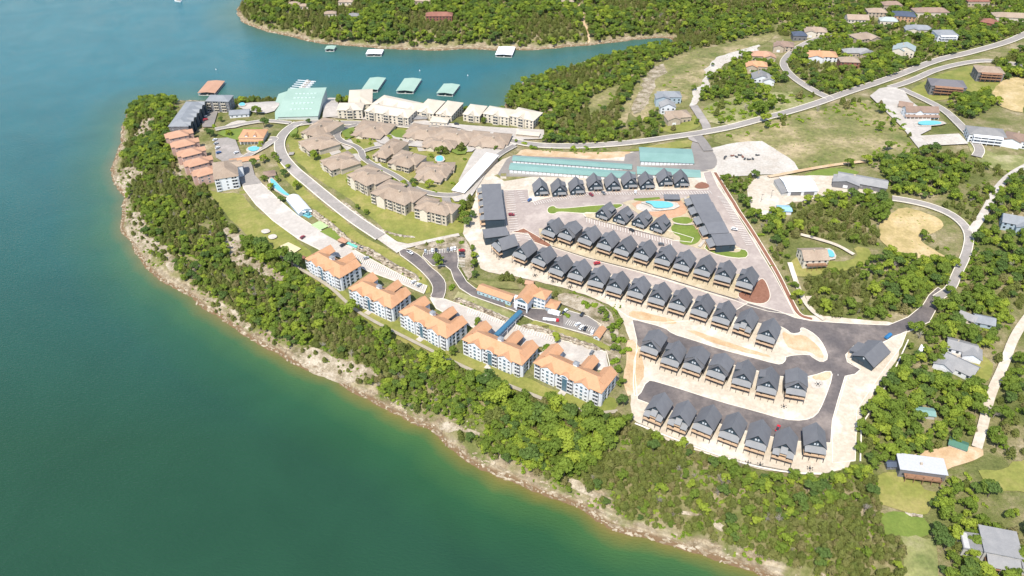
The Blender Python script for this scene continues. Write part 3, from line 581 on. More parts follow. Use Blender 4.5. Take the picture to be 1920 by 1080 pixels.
M_green = mat('green_metal_roof', (.26, .36, .29), (.295, .395, .325), .05, .6, fine=.08, space='obj')
M_teal = mat('teal_metal_roof', (.17, .285, .25), (.2, .32, .285), .08, .55, fine=.12, space='obj', objvar=.08)
M_whroof = flatm('white_membrane', (.72, .72, .72), .6)
M_greyr = mat('grey_shingle', (.25, .245, .24), (.3, .29, .28), .2, .85, fine=.2, space='obj', objvar=.3)
M_brownr = mat('brown_shingle', (.24, .165, .125), (.3, .21, .16), .2, .85, fine=.2, space='obj', objvar=.2)
M_redr = mat('red_brown_shingle', (.2, .085, .06), (.26, .12, .085), .2, .85, fine=.2, space='obj')
M_navyr = mat('navy_shingle', (.055, .07, .1), (.075, .09, .125), .2, .8, fine=.15, space='obj')
M_bluew = flatm('pale_blue_siding', (.33, .4, .45), .8)
M_blueg = flatm('aqua_siding', (.36, .52, .55), .8)
M_blue = flatm('blue_canopy', (.04, .13, .21), .6)
M_glass = flatm('window_glass', (.035, .05, .065), .15, sp=.6)
M_glassB = flatm('blue_glass', (.07, .14, .19), .2, sp=.6)
M_shade = flatm('balcony_painted_shade', (.09, .1, .11), .8)  # dark panel behind each balcony, its shade painted as colour
M_rail = flatm('white_rail', (.66, .66, .66), .6)
M_metal = flatm('dark_metal', (.06, .06, .06), .5)
def wmesh(name, w, h, fr, gl, bars=1, d=.12):
    k = MB(); k.box(-w/2, w/2, -d, 0, -h/2, h/2, 0); t = .12
    n = bars + 1; cw = (w - t*(n+1))/n
    for i in range(n):
        x = -w/2 + t + i*(cw+t); k.box(x, x+cw, -d-.03, -d+.02, -h/2+t, h/2-t, 1)
    return k.mesh(name, [fr, gl])
W_white = wmesh('window', 1.6, 1.5, M_rail, M_glass); W_pair = wmesh('window', 2.2, 1.5, M_rail, M_glassB)
W_dark = wmesh('window', 1.6, 1.6, M_wdark, M_glass); W_tall = wmesh('window', 3, 2.1, M_wdark, M_glass, 2)
W_sm = wmesh('window', .9, 1.3, M_rail, flatm('pale_reflection_glass', (.42, .46, .5), .2), 0)  # whitish reflections painted into the pane colour of the small windows
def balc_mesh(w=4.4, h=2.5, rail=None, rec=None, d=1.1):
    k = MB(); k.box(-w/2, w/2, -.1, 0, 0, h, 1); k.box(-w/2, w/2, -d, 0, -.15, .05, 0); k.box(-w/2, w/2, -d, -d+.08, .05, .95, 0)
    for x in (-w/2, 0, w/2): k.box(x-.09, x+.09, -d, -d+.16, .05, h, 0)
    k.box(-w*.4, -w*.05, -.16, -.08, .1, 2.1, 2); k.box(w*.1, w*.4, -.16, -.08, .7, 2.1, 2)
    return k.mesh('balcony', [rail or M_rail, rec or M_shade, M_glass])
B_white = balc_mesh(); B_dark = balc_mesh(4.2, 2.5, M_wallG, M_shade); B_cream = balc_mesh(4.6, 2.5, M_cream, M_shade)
def win(me, par, x, y, z, rz=0, sc=None): return place('window', me, par, (x, y, z), rz, sc)
FOOT = []
def foot(o, x0, x1, y0, y1, pad=1.5):
    m = Matrix.Translation(o.location) @ Matrix.Rotation(o.rotation_euler[2], 4, 'Z')
    FOOT.append(np.array([(m @ Vector((x, y, 0)))[:2] for x, y in ((x0-pad,y0-pad),(x1+pad,y0-pad),(x1+pad,y1+pad),(x0-pad,y1+pad))]))
def frame(FL, FR, h, BR=None):
    a, b = P(*FL, h), P(*FR, h); L = float(np.hypot(*(b-a))); rz = math.atan2(b[1]-a[1], b[0]-a[0])
    D = None
    if BR is not None:
        c = P(*BR, h) - b; D = abs(-math.sin(rz)*c[0] + math.cos(rz)*c[1])
    return a, rz, L, D
def low(o_xy, rz, x0, x1, y0, y1):
    c, s = math.cos(rz), math.sin(rz)
    return min(float(H(o_xy[0]+c*x-s*y, o_xy[1]+s*x+c*y)) for x in (x0, x1) for y in (y0, y1))
# ------------------------------------------------------------------ the charcoal cabins
def make_cabin(kind, label, group):
    """local frame: x across, y=0 the front gable wall, +y towards the rear; z=0 the ground in front"""
    t = empty('cabin', (0,0,0), 0, label, 'cabin', group); hw = 5.7; L = 12.8
    up = kind.startswith('street')
    ze, zr = (4.6, 10.6) if up else (9.2, 15.0); ov = .7
    k = MB(); k.gwall(-hw, hw, 0, L, -3, ze, zr); k.obj('wall', M_wallD if True else M_wallG, t)
    k = MB(); k.gable(-hw, hw, 0, L, ze, zr, 'y', ov, .3); 
    r = k.obj('roof', M_roofD, t)
    k = MB(); sl = (zr-ze)/hw
    for s in (-1, 1):
        k.add([(s*(hw+ov), -ov-.06, ze-ov*sl-.05), (0, -ov-.06, zr-.05), (0, -ov-.06, zr+.38), (s*(hw+ov), -ov-.06, ze-ov*sl+.38)], [(0,1,2,3) if s < 0 else (3,2,1,0)])
        k.add([(s*(hw+ov), -ov-.06, ze-ov*sl-.05), (0, -ov-.06, zr-.05), (0, -ov+.3, zr-.05), (s*(hw+ov), -ov+.3, ze-ov*sl-.05)], [(0,1,2,3)])
    k.obj('barge_board', M_wdark, t)
    # shed dormer low on one slope
    if 'left' in kind or 'right' in kind:
        s = -1 if 'left' in kind else 1; k = MB(); x1 = hw+.35; x0 = hw*.42; y0, y1 = L*.42, L*.92
        z0 = zr - sl*x0; z1 = z0 - .9; zb = ze - .35*sl
        q = [(s*x0, y0-.3, z0+.35), (s*x1, y0-.3, z1+.35), (s*x1, y1, z1+.35), (s*x0, y1, z0+.35)]
        k.slab(q if s > 0 else q[::-1], .25)
        d = k.obj('dormer_roof', M_roofD, t)
        k = MB(); a = [(s*x0, y0, z0), (s*(x1-.3), y0, z1), (s*(x1-.3), y0, zb+.3), (s*x0, y1-.2, z0), (s*(x1-.3), y1-.2, z1), (s*(x1-.3), y1-.2, zb+.3)]
        k.add(a, [(0,1,2), (5,4,3), (1,4,5,2)]); k.obj('dormer_wall', M_wallD, t)
    if kind == 'wide':       # a flatter cross roof behind the gable, wider than it
        k = MB(); q1 = [(-hw-1.0, 1.4, ze+1.4), (0, 1.4, zr+.3), (0, L+.6, zr+.3), (-hw-1.0, L+.6, ze+1.4)]
        k.slab([(0, 1.4, zr+.34), (0, L+.6, zr+.34), (-hw-1, L+.6, ze+1.9), (-hw-1, 1.4, ze+1.9)], .3)
        k.slab([(hw+1, 1.4, ze+1.9), (hw+1, L+.6, ze+1.9), (0, L+.6, zr+.34), (0, 1.4, zr+.34)], .3); k.obj('rear_roof', M_roofD, t)
        k = MB(); k.add([(-hw-.8, 1.7, ze-1), (hw+.8, 1.7, ze-1), (hw+.8, 1.7, ze+1.7), (0, 1.7, zr+.05), (-hw-.8, 1.7, ze+1.7)], [(0,1,2,3,4)])
        for s in (-1, 1): k.add([(s*(hw+.8), 1.7, -3), (s*(hw+.8), L, -3), (s*(hw+.8), L, ze+1.7), (s*(hw+.8), 1.7, ze+1.7)], [(0,1,2,3) if s > 0 else (3,2,1,0)])
        k.obj('side_wall', M_wallG, t)
    if up:
        for x in (-.9, .9): win(W_sm, t, x*.75, -.01, 7.2, 0)
        win(W_sm, t, -3.6, -.01, 3.1, 0, (1.5, 1, 1))
        k = MB(); k.slab([(-1.6, -2.3, 3.6), (hw-.2, -2.3, 3.6), (hw-.2, 0, 4.5), (-1.6, 0, 4.5)], .2); k.obj('porch_roof', M_roofP, t)
        for x in (-1.4, 1.8, hw-.4):
            k = MB(); k.box(x-.13, x+.13, -2.2, -1.94, 0, 3.5); k.obj('post', M_wood, t)
        k = MB(); k.box(-.9, .3, -.1, 0, .3, 2.5); k.box(1.6, 4.4, -.08, 0, .9, 2.5); k.obj('door', M_glass, t)
        k = MB(); k.box(-1.6, hw-.2, -2.4, -.02, -.6, .25); k.box(1.9, hw-.2, -2.35, -2.25, .25, 1.1); k.obj('porch_floor', M_wood, t)
        k = MB(); k.box(-.9, .9, -4.8, -2.4, -1.5, .12); k.obj('walkway', MATS['white_gravel'], t)
    else:
        dz = 5.0; PD = 3.6
        x0, x1 = -hw-.1, hw+.1
        if kind == 'balcony':
            for a, b in ((x0, -1.9), (1.9, x1)):
                k = MB(); k.slab([(a, -PD, 7.9), (b, -PD, 7.9), (b, 0, 9.7), (a, 0, 9.7)], .25); k.obj('porch_roof', M_roofP, t)
            k = MB(); k.slab([(-1.9, -PD+.2, 9.9), (1.9, -PD+.2, 9.9), (1.9, 0, 11.9), (-1.9, 0, 11.9)], .25); k.obj('balcony_roof', M_roofP, t)
            k = MB(); k.box(-1.8, 1.8, -PD+.4, -.02, 8.0, 8.25); k.box(-1.8, 1.8, -PD+.35, -PD+.45, 8.25, 9.0); k.obj('balcony', M_wood, t)
        else:
            k = MB(); k.slab([(x0, -PD, 7.8), (x1, -PD, 7.8), (x1, -.02, 9.6), (x0, -.02, 9.6)], .25); k.obj('porch_roof', M_roofP, t)
            for x in (-.75, .75): win(W_sm, t, x, -.01, 11.2)
        k = MB(); k.box(x0, x1, -PD, -.02, dz-.3, dz); k.obj('deck', M_wood, t)
        k = MB(); k.box(x0, x1, -PD-.05, -PD+.07, dz+.05, dz+1.0); 
        for x in (x0, x1): k.box(x-.05, x+.05, -PD, -.1, dz+.85, dz+.97)
        k.obj('railing', M_wood if kind != 'street' else M_wood, t)
        for x in (x0+.2, x0+3.6, x1-3.6, x1-.2):
            k = MB(); k.box(x-.14, x+.14, -PD+.05, -PD+.33, -.3, 7.7); k.obj('post', M_wdark, t)
        for x in (-3.4, 0, 3.4):
            win(W_tall, t, x, -.01, dz+1.3); win(W_tall, t, x, -.01, 1.6)
        k = MB(); k.box(-3.3, -1.9, -2.4, -1.6, dz, dz+.7); k.obj('deck_table', M_wdark, t)
    return t
def move_cabin(o, front, back, up, label=None, group=None):
    hA = 10.9 if up else 15.3
    a = P(*front, hA); b = P(*back, hA); dd = b - a; rz = math.atan2(-dd[0], dd[1])
    n = np.array([math.sin(rz), -math.cos(rz)])            # pointing out of the front
    base = a - n*.7                                          # barge board overhangs the wall
    z = float(H(*(base + n*2)))
    o.location = (base[0], base[1], z - (.0 if up else .1)); o.rotation_euler = (0, 0, rz)
    if label: o['label'] = label
    if group: o['group'] = group
    foot(o, -6, 6, -4.5, 13, .5)
ORD = ['first','second','third','fourth','fifth','sixth','seventh','eighth','ninth','tenth','eleventh','twelfth','thirteenth']
PROTO = {}
def cabin(kind, front, back, label, group):
    up = kind.startswith('street')
    if kind not in PROTO: o = PROTO[kind] = make_cabin(kind, label, group)
    else: o = copy_tree(PROTO[kind])
    move_cabin(o, front, back, up, label, group)
rowA = [((1016,348),(1012,335),'street_right'),((1050,349),(1046,335),'street_right'),((1084,346),(1079,332),'street_right'),((1118,339),(1113,326),'street_right'),((1152,339),(1146,326),'street_right'),((1184,335),(1179,324),'street_right'),((1216,336),(1210,323),'street_right'),((1251,330),(1245,316),'street_right'),((1281,332),(1277,320),'street_right')]
for i, (f, b, k) in enumerate(rowA): cabin('street' if i in (0, 4, 8) else k, f, b, f'charcoal gabled cabin, {ORD[i]} from the left in the row below the teal sheds', 'cabins in the row below the teal sheds')
for i, (f, b) in enumerate([((1129,392),(1142,378)),((1162,400),(1175,386)),((1198,407),(1210,393)),((1232,416),(1245,401))]):
    cabin('street_right', f, b, f'charcoal gabled cabin, {ORD[i]} from the left of the four beside the pool', 'cabins beside the pool')
rB = [(1030,422),(1062,428),(1099,437),(1135,447),(1168,457),(1205,465),(1245,475),(1281,485),(1320,495),(1359,506),(1400,518)]
rBb = [(1044,408),(1075,415),(1112,423),(1148,431),(1181,440),(1218,448),(1255,458),(1292,466),(1330,477),(1368,486),(1410,498)]
for i, (f, b) in enumerate(zip(rB, rBb)): cabin(['left','wide','left','left','plain','left','left','left','plain','left','left'][i], f, b, f'charcoal cabin with porch, {ORD[i]} from the left in the eleven cabin row', 'cabins in the eleven cabin row')
rC = [(976,464),(1012,476),(1045,494),(1081,503),(1119,516),(1154,527),(1194,536),(1234,548),(1273,559),(1315,570),(1356,584),(1397,598),(1441,618)]
rCb = [(994,449),(1027,463),(1061,477),(1094,486),(1131,495),(1167,506),(1206,516),(1245,527),(1285,537),(1326,550),(1367,561),(1407,579),(1450,597)]
for i, (f, b) in enumerate(zip(rC, rCb)): cabin(['plain','left','left','left','left','left','left','left','left','left','left','balcony','plain'][i], f, b, f'charcoal cabin with porch, {ORD[i]} from the left in the longest row', 'cabins in the longest row')
rD = [(1221,640),(1260,662),(1302,672),(1347,686),(1395,700),(1442,714),(1497,717)]; rDb = [(1234,619),(1272,639),(1315,648),(1360,661),(1402,676),(1447,687),(1497,690)]
for i, (f, b) in enumerate(zip(rD, rDb)): cabin(['wide','left','wide','wide','left','left','wide'][i], f, b, f'charcoal cabin with porch, {ORD[i]} from the left in the row between the dark lanes', 'cabins in the row between the dark lanes')
rE = [(1229,762),(1275,778),(1322,786),(1372,801),(1422,817),(1474,832),(1534,825)]; rEb = [(1245,736),(1290,750),(1337,759),(1385,772),(1430,787),(1480,802),(1532,797)]
for i, (f, b) in enumerate(zip(rE, rEb)): cabin(['balcony_l','balcony','plain','plain','plain','balcony','plain'][i].replace('balcony_l','balcony'), f, b, f'charcoal cabin with porch, {ORD[i]} from the left in the lowest row above the wood', 'cabins in the lowest row')
cabin('plain', (934,448), (963,438), 'charcoal cabin turned sideways at the left end of the longest row', None) if False else None
o = copy_tree(PROTO['plain']); move_cabin(o, (934,448), (963,438), False, 'charcoal cabin turned toward the left at the head of the longest row'); 
if 'group' in o: del o['group']
# ------------------------------------------------------------------ generic house from three eave corners or centre and size
def house(name, label, cat, loc, rz, L, D, ze, zr, wallm, roofm, form='hip', wins=None, floors=1, group=None, extra=None, ov=.6, axis='x', base=-3, wm=None, balc=None):
    """loc = xy of front left corner; x along the front"""
    cs_, sn_ = math.cos(rz), math.sin(rz); zc = [float(H(loc[0]+cs_*x-sn_*y, loc[1]+sn_*x+cs_*y)) for x in (0, L/2, L) for y in (0, D/2, D)]
    z = (sum(zc)/9 + max(zc)*.5)/1.5 if max(zc)-min(zc) < 5 else sum(zc)/9 - (2.5 if name == 'marina_hall' else 0); base -= 6
    t = empty(name, (loc[0], loc[1], z + .1), rz, label, cat, group)
    k = MB(); k.box(0, L, 0, D, base, ze) if form in ('hip', 'flat') else k.gwall(0, L, 0, D, base, ze, zr, axis); k.obj('wall', wallm, t)
    k = MB()
    if form == 'hip': k.hip(0, L, 0, D, ze, zr, ov)
    elif form == 'flat': k.slab([(-ov,-ov,ze+.3),(L+ov,-ov,ze+.3),(L+ov,D+ov,zr),(-ov,D+ov,zr)], .3)
    else: k.gable(0, L, 0, D, ze, zr, axis, ov, .25)
    k.obj('roof', roofm, t)
    wmesh_ = wm or W_white; nx_ = wins if wins is not None else max(2, int(L/4.2)); ny_ = max(1, int(D/5))
    for f in range(floors):
        zz = 1.7 + f*3.0
        for i in range(nx_):
            x = L*(i+.5)/nx_
            if balc and i % 2 == 0: place('balcony', balc, t, (x, -.01, .15 + f*3.0))
            else: win(wmesh_, t, x, -.01, zz)
        for i in range(ny_):
            y = D*(i+.5)/ny_; win(wmesh_, t, L+.01, y, zz, math.pi/2); win(wmesh_, t, -.01, y, zz, -math.pi/2)
    foot(t, 0, L, -7, D, 1)
    if extra: extra(t, L, D, ze, zr)
    return t
def houseE(name, label, cat, FL, FR, BR, ze, rise, *a, **k):   # px of three eave corners
    loc, rz, L, D = frame(FL, FR, ze, BR)
    return house(name, label, cat, loc, rz, L, D, ze, ze + rise, *a, **k)
def houseC(name, label, cat, c, L, D, deg, ze, rise, *a, **k):   # px of the base centre
    p = P(*c); rz = R(deg); loc = p - np.array([math.cos(rz)*L/2 - math.sin(rz)*D/2, math.sin(rz)*L/2 + math.cos(rz)*D/2])
    return house(name, label, cat, loc, rz, L, D, ze, ze + rise, *a, **k)
# ------------------------------------------------------------------ five orange roofed condo blocks
def make_condo(L, label, group):
    t = empty('condo_block', (0,0,0), 0, label, 'condo block', group); E = 12.2; D = 15; RZ = 16.6
    k = MB(); k.box(0, L, 1.2, D, -4, E); k.obj('wall', M_wh, t)
    k = MB(); k.hip(0, L, 1.2, D, E, RZ, .7, .35); rf = k.obj('roof', M_orange, t)
    wing = 9.0
    for x0, nm in ((0, 'left'), (L - wing, 'right')):              # end wings run back over the lot
        k = MB(); k.gwall(x0+.05, x0+wing-.05, D-.5, D+6, -4, E, E+3.4); k.obj('wing_wall', M_wh, t)
        k = MB(); k.gable(x0+.05, x0+wing-.05, 7, D+6, E, E+3.4, 'y', .6, .3); k.obj('wing_roof', M_orange, t)
    xc = L*.6; k = MB(); k.gwall(xc-3.5, xc+3.5, D-1, D+11, -4, E-1.2, E+1.8); k.obj('stair_wall', M_wallG, t)
    k = MB(); k.gable(xc-3.5, xc+3.5, 8, D+11, E-1.2, E+1.8, 'y', .6, .3); k.obj('stair_roof', M_orange, t)
    for x in (L*.22, L*.73):                                        # white projecting gabled bays
        k = MB(); k.gwall(x-5, x+5, 0, 2, -4, E-.6, E+2.4); k.obj('bay_wall', M_wh, t)
        k = MB(); k.gable(x-5, x+5, 0, 8, E-.6, E+2.4, 'y', .5, .3); k.obj('bay_roof', M_orange, t)
        for f in range(4):
            for dx in (-3.2, 3.2): win(W_white, t, x+dx, -.01, 1.6+3*f)
            k = win(W_pair, t, x, -.01, 1.4+3*f, 0, (.8, 1, 1.5))
    for x in (L*.045+.6, L*.40, L*.555, L*.93):
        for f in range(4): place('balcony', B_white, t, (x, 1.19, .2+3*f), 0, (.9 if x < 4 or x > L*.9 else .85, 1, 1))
    x = L*.475; k = MB(); k.box(x-1.9, x+1.9, .3, 1.3, -2, E-1); k.obj('stair_window', M_glassB, t)
    k = MB(); n = 9; pts = [(x-3.2, E-.8)] + [(x-3.2*math.cos(math.pi*i/n), E-.8+2.6*math.sin(math.pi*i/n)) for i in range(1, n)] + [(x+3.2, E-.8)]
    m = len(pts); k.add([(a, -.3, b) for a, b in pts] + [(a, 4.5, b) for a, b in pts], [tuple(range(m))[::-1], tuple(range(m, 2*m))] + [(i, (i+1) % m, (i+1) % m+m, i+m) for i in range(m)]); k.v = [(a, -.32 if b < 0 else b, c) for a, b, c in k.v]; k.obj('arched_dormer', M_orange, t)
    k = MB(); k.add([(a, -.35, b) for a, b in pts], [tuple(range(m))[::-1]]); k.add([(a, -.34, b-.05) for a, b in pts], [tuple(range(m))]); k.obj('arched_gable', M_wh, t)
    k = MB(); pts = [(x+1.9*math.cos(math.pi*i/n), E-.3+1.5*math.sin(math.pi*i/n)) for i in range(n+1)]; k.add([(a, -.36, b) for a, b in pts], [tuple(range(n+1))]); k.obj('arched_window', M_glassB, t)
    k = MB(); k.box(x+2.5-1.4, x+2.5+1.4, 8.2, 11, RZ-1.5, RZ+1.6); k.hip(x+1.2, x+3.8, 8.3, 10.9, RZ+1.7, RZ+2.9, .4, .2, 1); k.obj('cupola', [M_wh, M_slate], t)
    k = MB(); k.box(x-2.2, x+2.2, -3.5, .3, -3, .4); k.box(x-1.4, x+1.4, -5.5, -3.5, -3, -.1); k.obj('entry_steps', MATS['white_gravel'], t)
    for f in range(4):
        for y in (4, 8, 12, 17): win(W_dark, t, L+.01, y, 1.6+3*f, math.pi/2, (1.3, 1, 1))
    k = MB(); k.box(L-.1, L+.6, 1.6, 3.4, -4, E-.4); k.box(L-.1, L+.5, 9.2, 10, -4, E-.4); k.obj('end_bay', M_wh, t)
    return t
CN = ['farthest, at the upper left end', 'second from the upper left', 'in the middle of the five', 'reached by the blue covered bridge', 'nearest, at the lower right end']
CE = [((571,484),(631,520),(679,500)), ((652.5,541),(727.5,577),(775,556)), ((747.5,586),(830,631),(879,607)), ((866,638),(970,681),(1012,652)), ((1000,681),(1118,735),(1155,706))]
for i, (a, b, c) in enumerate(CE):
    loc, rz, L, D = frame(a, b, 12.2)
    L = L*1.06; o = make_condo(L if L > 30 else 30, 'white four floor condo block with orange roof, ' + CN[i], 'orange roofed condo blocks')
    o.location = (*loc, low(loc, rz, 0, L, 0, 4) + .1); o.rotation_euler = (0, 0, rz); foot(o, 0, L, -1, 24, 1)
# grey roofed end block of the bluff
def grey_extra(t, L, D, ze, zr):
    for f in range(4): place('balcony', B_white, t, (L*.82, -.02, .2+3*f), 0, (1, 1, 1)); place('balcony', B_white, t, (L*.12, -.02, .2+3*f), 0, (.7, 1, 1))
    k = MB(); k.gwall(L-.5, L+4.5, D*.55, D*.9, -4, ze, ze+2, 'x'); k.obj('stair_wall', M_wh, t)
    k = MB(); k.gable(L-6, L+4.5, D*.55, D*.9, ze, ze+2, 'x', .5, .3); k.obj('stair_roof', M_tanroof, t)
houseE('condo_block', 'white four floor condo block with taupe hipped roof beside the orange rows', 'condo block', (402,338), (446,329), (424,302), 11.8, 4.5, M_wh, M_tanroof, 'hip', 3, 4, extra=grey_extra)
# orange stepped row
for i, (c, dg) in enumerate([((338,268),-62),((349,285),-60),((361,302),-58),((374,320),-56),((390,338),-56)]):
    def ex(t, L, D, ze, zr):
        k = MB(); k.gwall(3, 9, -3, 1, -3, ze-.5, ze+2.2); k.obj('bay_wall', M_pinkw, t)
        k = MB(); k.gable(3, 9, -3, 5, ze-.5, ze+2.2, 'y', .5, .3); k.obj('bay_roof', M_pinko, t)
        k = MB(); k.gwall(3, 8, D-1, D+5, -3, ze-1, ze+1.6); k.obj('stair_wall', M_pinkw, t)
        k = MB(); k.gable(3, 8, D-3, D+5, ze-1, ze+1.6, 'y', .5, .3); k.obj('stair_roof', M_pinko, t)
    M_pinkw = mat('pink_siding', (.5, .34, .28), (.45, .3, .25), .5, .85, space='obj')
    houseC('townhouse', f'orange roofed pinkish townhouse, {ORD[i]} from the far end of the stepped row', 'townhouse', c, 13.5, 17, dg, 9.0, 3.6, M_pinkw, M_pinko, 'hip', 3, 3, group='stepped orange townhouses', extra=ex, balc=None)
# slate blue condos
def slate_ex(t, L, D, ze, zr):
    n = int(L/9)
    for i in range(n):
        x = L*(i+.5)/n
        k = MB(); k.gwall(x-2.2, x+2.2, -1.6, 2, -3, ze, ze+2); k.obj('bay_wall', M_wallD, t)
        k = MB(); k.gable(x-2.2, x+2.2, -1.6, 6, ze, ze+2, 'y', .5, .3); k.obj('bay_roof', M_slate, t)
        for f in range(4): place('balcony', B_dark, t, (x+3.4, -.02, .2+3*f), 0, (.6, 1, 1))
houseE('condo_block', 'long slate roofed dark condo block facing the parking court', 'condo block', (352,236), (384,192), (352,190), 12, 3.5, M_wallG, M_slate, 'hip', 0, 4, extra=slate_ex)
houseE('condo_block', 'shorter slate roofed condo block with white balconies', 'condo block', (386,190), (428,190), (437,179), 12, 3, M_wallG, M_slate, 'hip', 6, 4, balc=B_cream)
houseE('pool_house', 'low slate roofed pool house beside the marina yard', 'pool house', (430,216), (466,213), (466,205), 3.5, 2, M_wh, M_slate, 'gable', 4, 1)
# marina hall
def marina_ex(t, L, D, ze, zr):
    k = MB(); k.slab([(-12, 0, 4.5), (0, 0, 8.2), (0, D, 8.2), (-12, D, 4.5)], .3); k.obj('lean_to_roof', M_green, t)
    k = MB(); k.box(-11.5, -.05, .3, D-.3, -3, 4.2); k.obj('lean_to_wall', M_greenw, t)
    for i in range(4):
        for j in range(6): k = MB(); k.box(L*(.25+.1*j), L*(.25+.1*j)+2.2, D*(.2+.18*i), D*(.2+.18*i)+1, ze+(zr-ze)*min(1,(.4+.36*i) if i < 2 else (1.6-.36*i))+.3, ze+(zr-ze)*min(1,(.4+.36*i) if i < 2 else (1.6-.36*i))+.9); k.obj('roof_vent', flatm('pale_skylight', (.5, .62, .55), .5), t)

M_greenw = flatm('pale_metal_wall', (.5, .54, .5), .6)
houseE('marina_hall', 'large green roofed metal marina hall by the cove', 'marina hall', (519,207), (594,208), (607,173), 10, 2.2, M_greenw, M_green, 'gable', 0, 0, extra=marina_ex, axis='x')
# cream condos along the cove
def cream(FL, FR, BR, lb, ze=9.6, nb=None):
    def ex(t, L, D, ze, zr):
        n = nb or max(1, int(L/15))
        for i in range(n):
            x = L*(i+.5)/n
            k = MB(); k.gwall(x-3.6, x+3.6, -1.4, 1, -3, ze-.2, ze+2.4); k.obj('bay_wall', M_cream, t)
            k = MB(); k.gable(x-3.6, x+3.6, -1.4, 7, ze-.2, ze+2.4, 'y', .5, .25); k.obj('bay_roof', M_creamroof, t)
            for f in range(3): place('balcony', B_cream, t, (x, -1.42, .3+3.1*f), 0, (1.1, .7, 1))
    houseE('condo_block', lb, 'condo block', FL, FR, BR, ze, 3.6, M_cream, M_creamroof, 'hip', None, 3, group='cream condo blocks by the cove', extra=ex, wm=W_dark)
cream((652,187),(696,188),(694,177), 'cream condo block with a pale roof, top left of the group')
cream((699,192),(779,206),(781,193), 'longest rear cream condo block behind the tree belt')
cream((632,206),(679,207),(678,193), 'cream condo block at the left end of the front row')
cream((684,210),(765,220),(771,205), 'long cream condo block in the middle of the front row')
cream((780,205),(812,209),(816,193), 'small cream condo block, left of the twin pair', nb=1)
cream((817,208),(846,212),(856,198), 'small cream condo block, right of the twin pair', nb=1)
cream((868,210),(899,214),(905,203), 'narrow cream condo block left of the two big ones')
cream((906,212),(954,220),(960,205), 'tall cream condo block with stair towers beside the lone tree')
cream((955,218),(1000,226),(1006,209), 'tall cream condo block nearest the hillside wood')
houseE('clubhouse', 'small cream clubhouse in front of the cream condos', 'clubhouse', (806,228), (838,230), (840,220), 4, 2, M_cream, M_creamroof, 'hip', 4, 1)
houseE('carport', 'low long cream roofed carport near the hillside wood', 'carport', (968,252), (1010,255), (1012,250), 3, .6, M_stone, M_creamroof, 'flat', 0, 0)
houseE('carport', 'grey roofed carport between the cream condos and their clubhouse', 'carport', (768,225), (800,222), (806,216), 3, .5, M_stone, M_greyr, 'flat', 0, 0)
# tan villas: (front eave corners, depth corner, floors, label)
def villa(FL, FR, BR, fl, lb, bal=True):
    ze = 3.0*fl + .2
    def ex(t, L, D, ze, zr):
        k = MB(); k.box(-3, L*.4, D*.5, D+5.5, -3, ze-1); k.obj('wing_wall', M_tan, t)
        k = MB(); k.hip(-3, L*.4, D*.5, D+5.5, ze-.9, zr-1.2, .7); k.obj('wing_roof', M_tanroof, t)
        k = MB(); a = L*.55; k.box(a, L+2.5, D*.35, D+4, -3, ze-.6); k.obj('wing_wall', M_tan, t)
        k = MB(); k.hip(a, L+2.5, D*.35, D+4, ze-.5, zr-.6, .7); k.obj('wing_roof', M_tanroof, t)
        k = MB(); k.gwall(L*.18, L*.42, -1.6, 1, -3, ze-.5, ze+1.6); k.obj('bay_wall', M_cream, t)
        k = MB(); k.gable(L*.18, L*.42, -1.6, 5, ze-.5, ze+1.6, 'y', .6); k.obj('bay_roof', M_tanroof, t)
        k = MB(); k.box(L*.62, L*.66, D*.4, D*.48, zr-1, zr+1.2); k.obj('chimney', M_stone, t)
    loc, rz, L, D = frame(FL, FR, ze, BR); dx = L*.14; loc = loc - np.array([math.cos(rz), math.sin(rz)])*dx
    house('villa', lb, 'villa', loc, rz, L*1.28, max(D*1.15, 13), ze, ze+3.6, M_tan, M_tanroof, 'hip', None, fl, group='tan roofed villas', extra=ex, wm=W_dark, balc=B_cream if bal and fl > 1 else None, ov=.9)
villa((604,304),(620,318),(652,300),2,'tan villa with two roof wings beside the big bright tree')
villa((656,332),(684,348),(712,330),3,'tan villa with a pale bay, second of the row above the road')
villa((703,366),(752,384),(786,366),3,'longest tan villa, overlooking the curving road')
villa((784,392),(830,404),(852,390),3,'tan villa nearest the dark resort, at the end of the lawn')
villa((563,268),(578,280),(610,262),2,'tan villa beside the upper bend of the road')
villa((568,248),(592,254),(622,236),2,'northernmost tan villa near the marina hall')
villa((664,252),(706,258),(722,240),1,'tan villa inside the loop road, facing the cream condos')
villa((762,257),(806,263),(815,245),1,'low tan villa left of the paired northern villas', False)
villa((814,263),(865,270),(872,252),1,'low tan villa between two others by the county road', False)
villa((886,272),(936,276),(944,258),1,'low tan villa nearest the white carport', False)
villa((798,276),(838,280),(842,268),1,'small tan villa beside the tall dark trees', False)
villa((702,290),(720,294),(733,272),2,'narrow tan villa on the inner lawn')
villa((732,304),(762,312),(776,297),2,'tan villa with balconies next to the small pool')
villa((782,334),(820,340),(846,322),1,'tan villa facing the curve of the carport lane', False)
villa((790,322),(838,324),(842,312),1,'tan villa behind the one on the carport lane', False)
def carport_ex(t, L, D, ze, zr): pass
houseE('carport', 'long white roofed carport between villas and resort', 'carport', (848,354), (870,359), (929,295), 4, .3, M_stone, M_whroof, 'flat', 0, 0, base=-6)
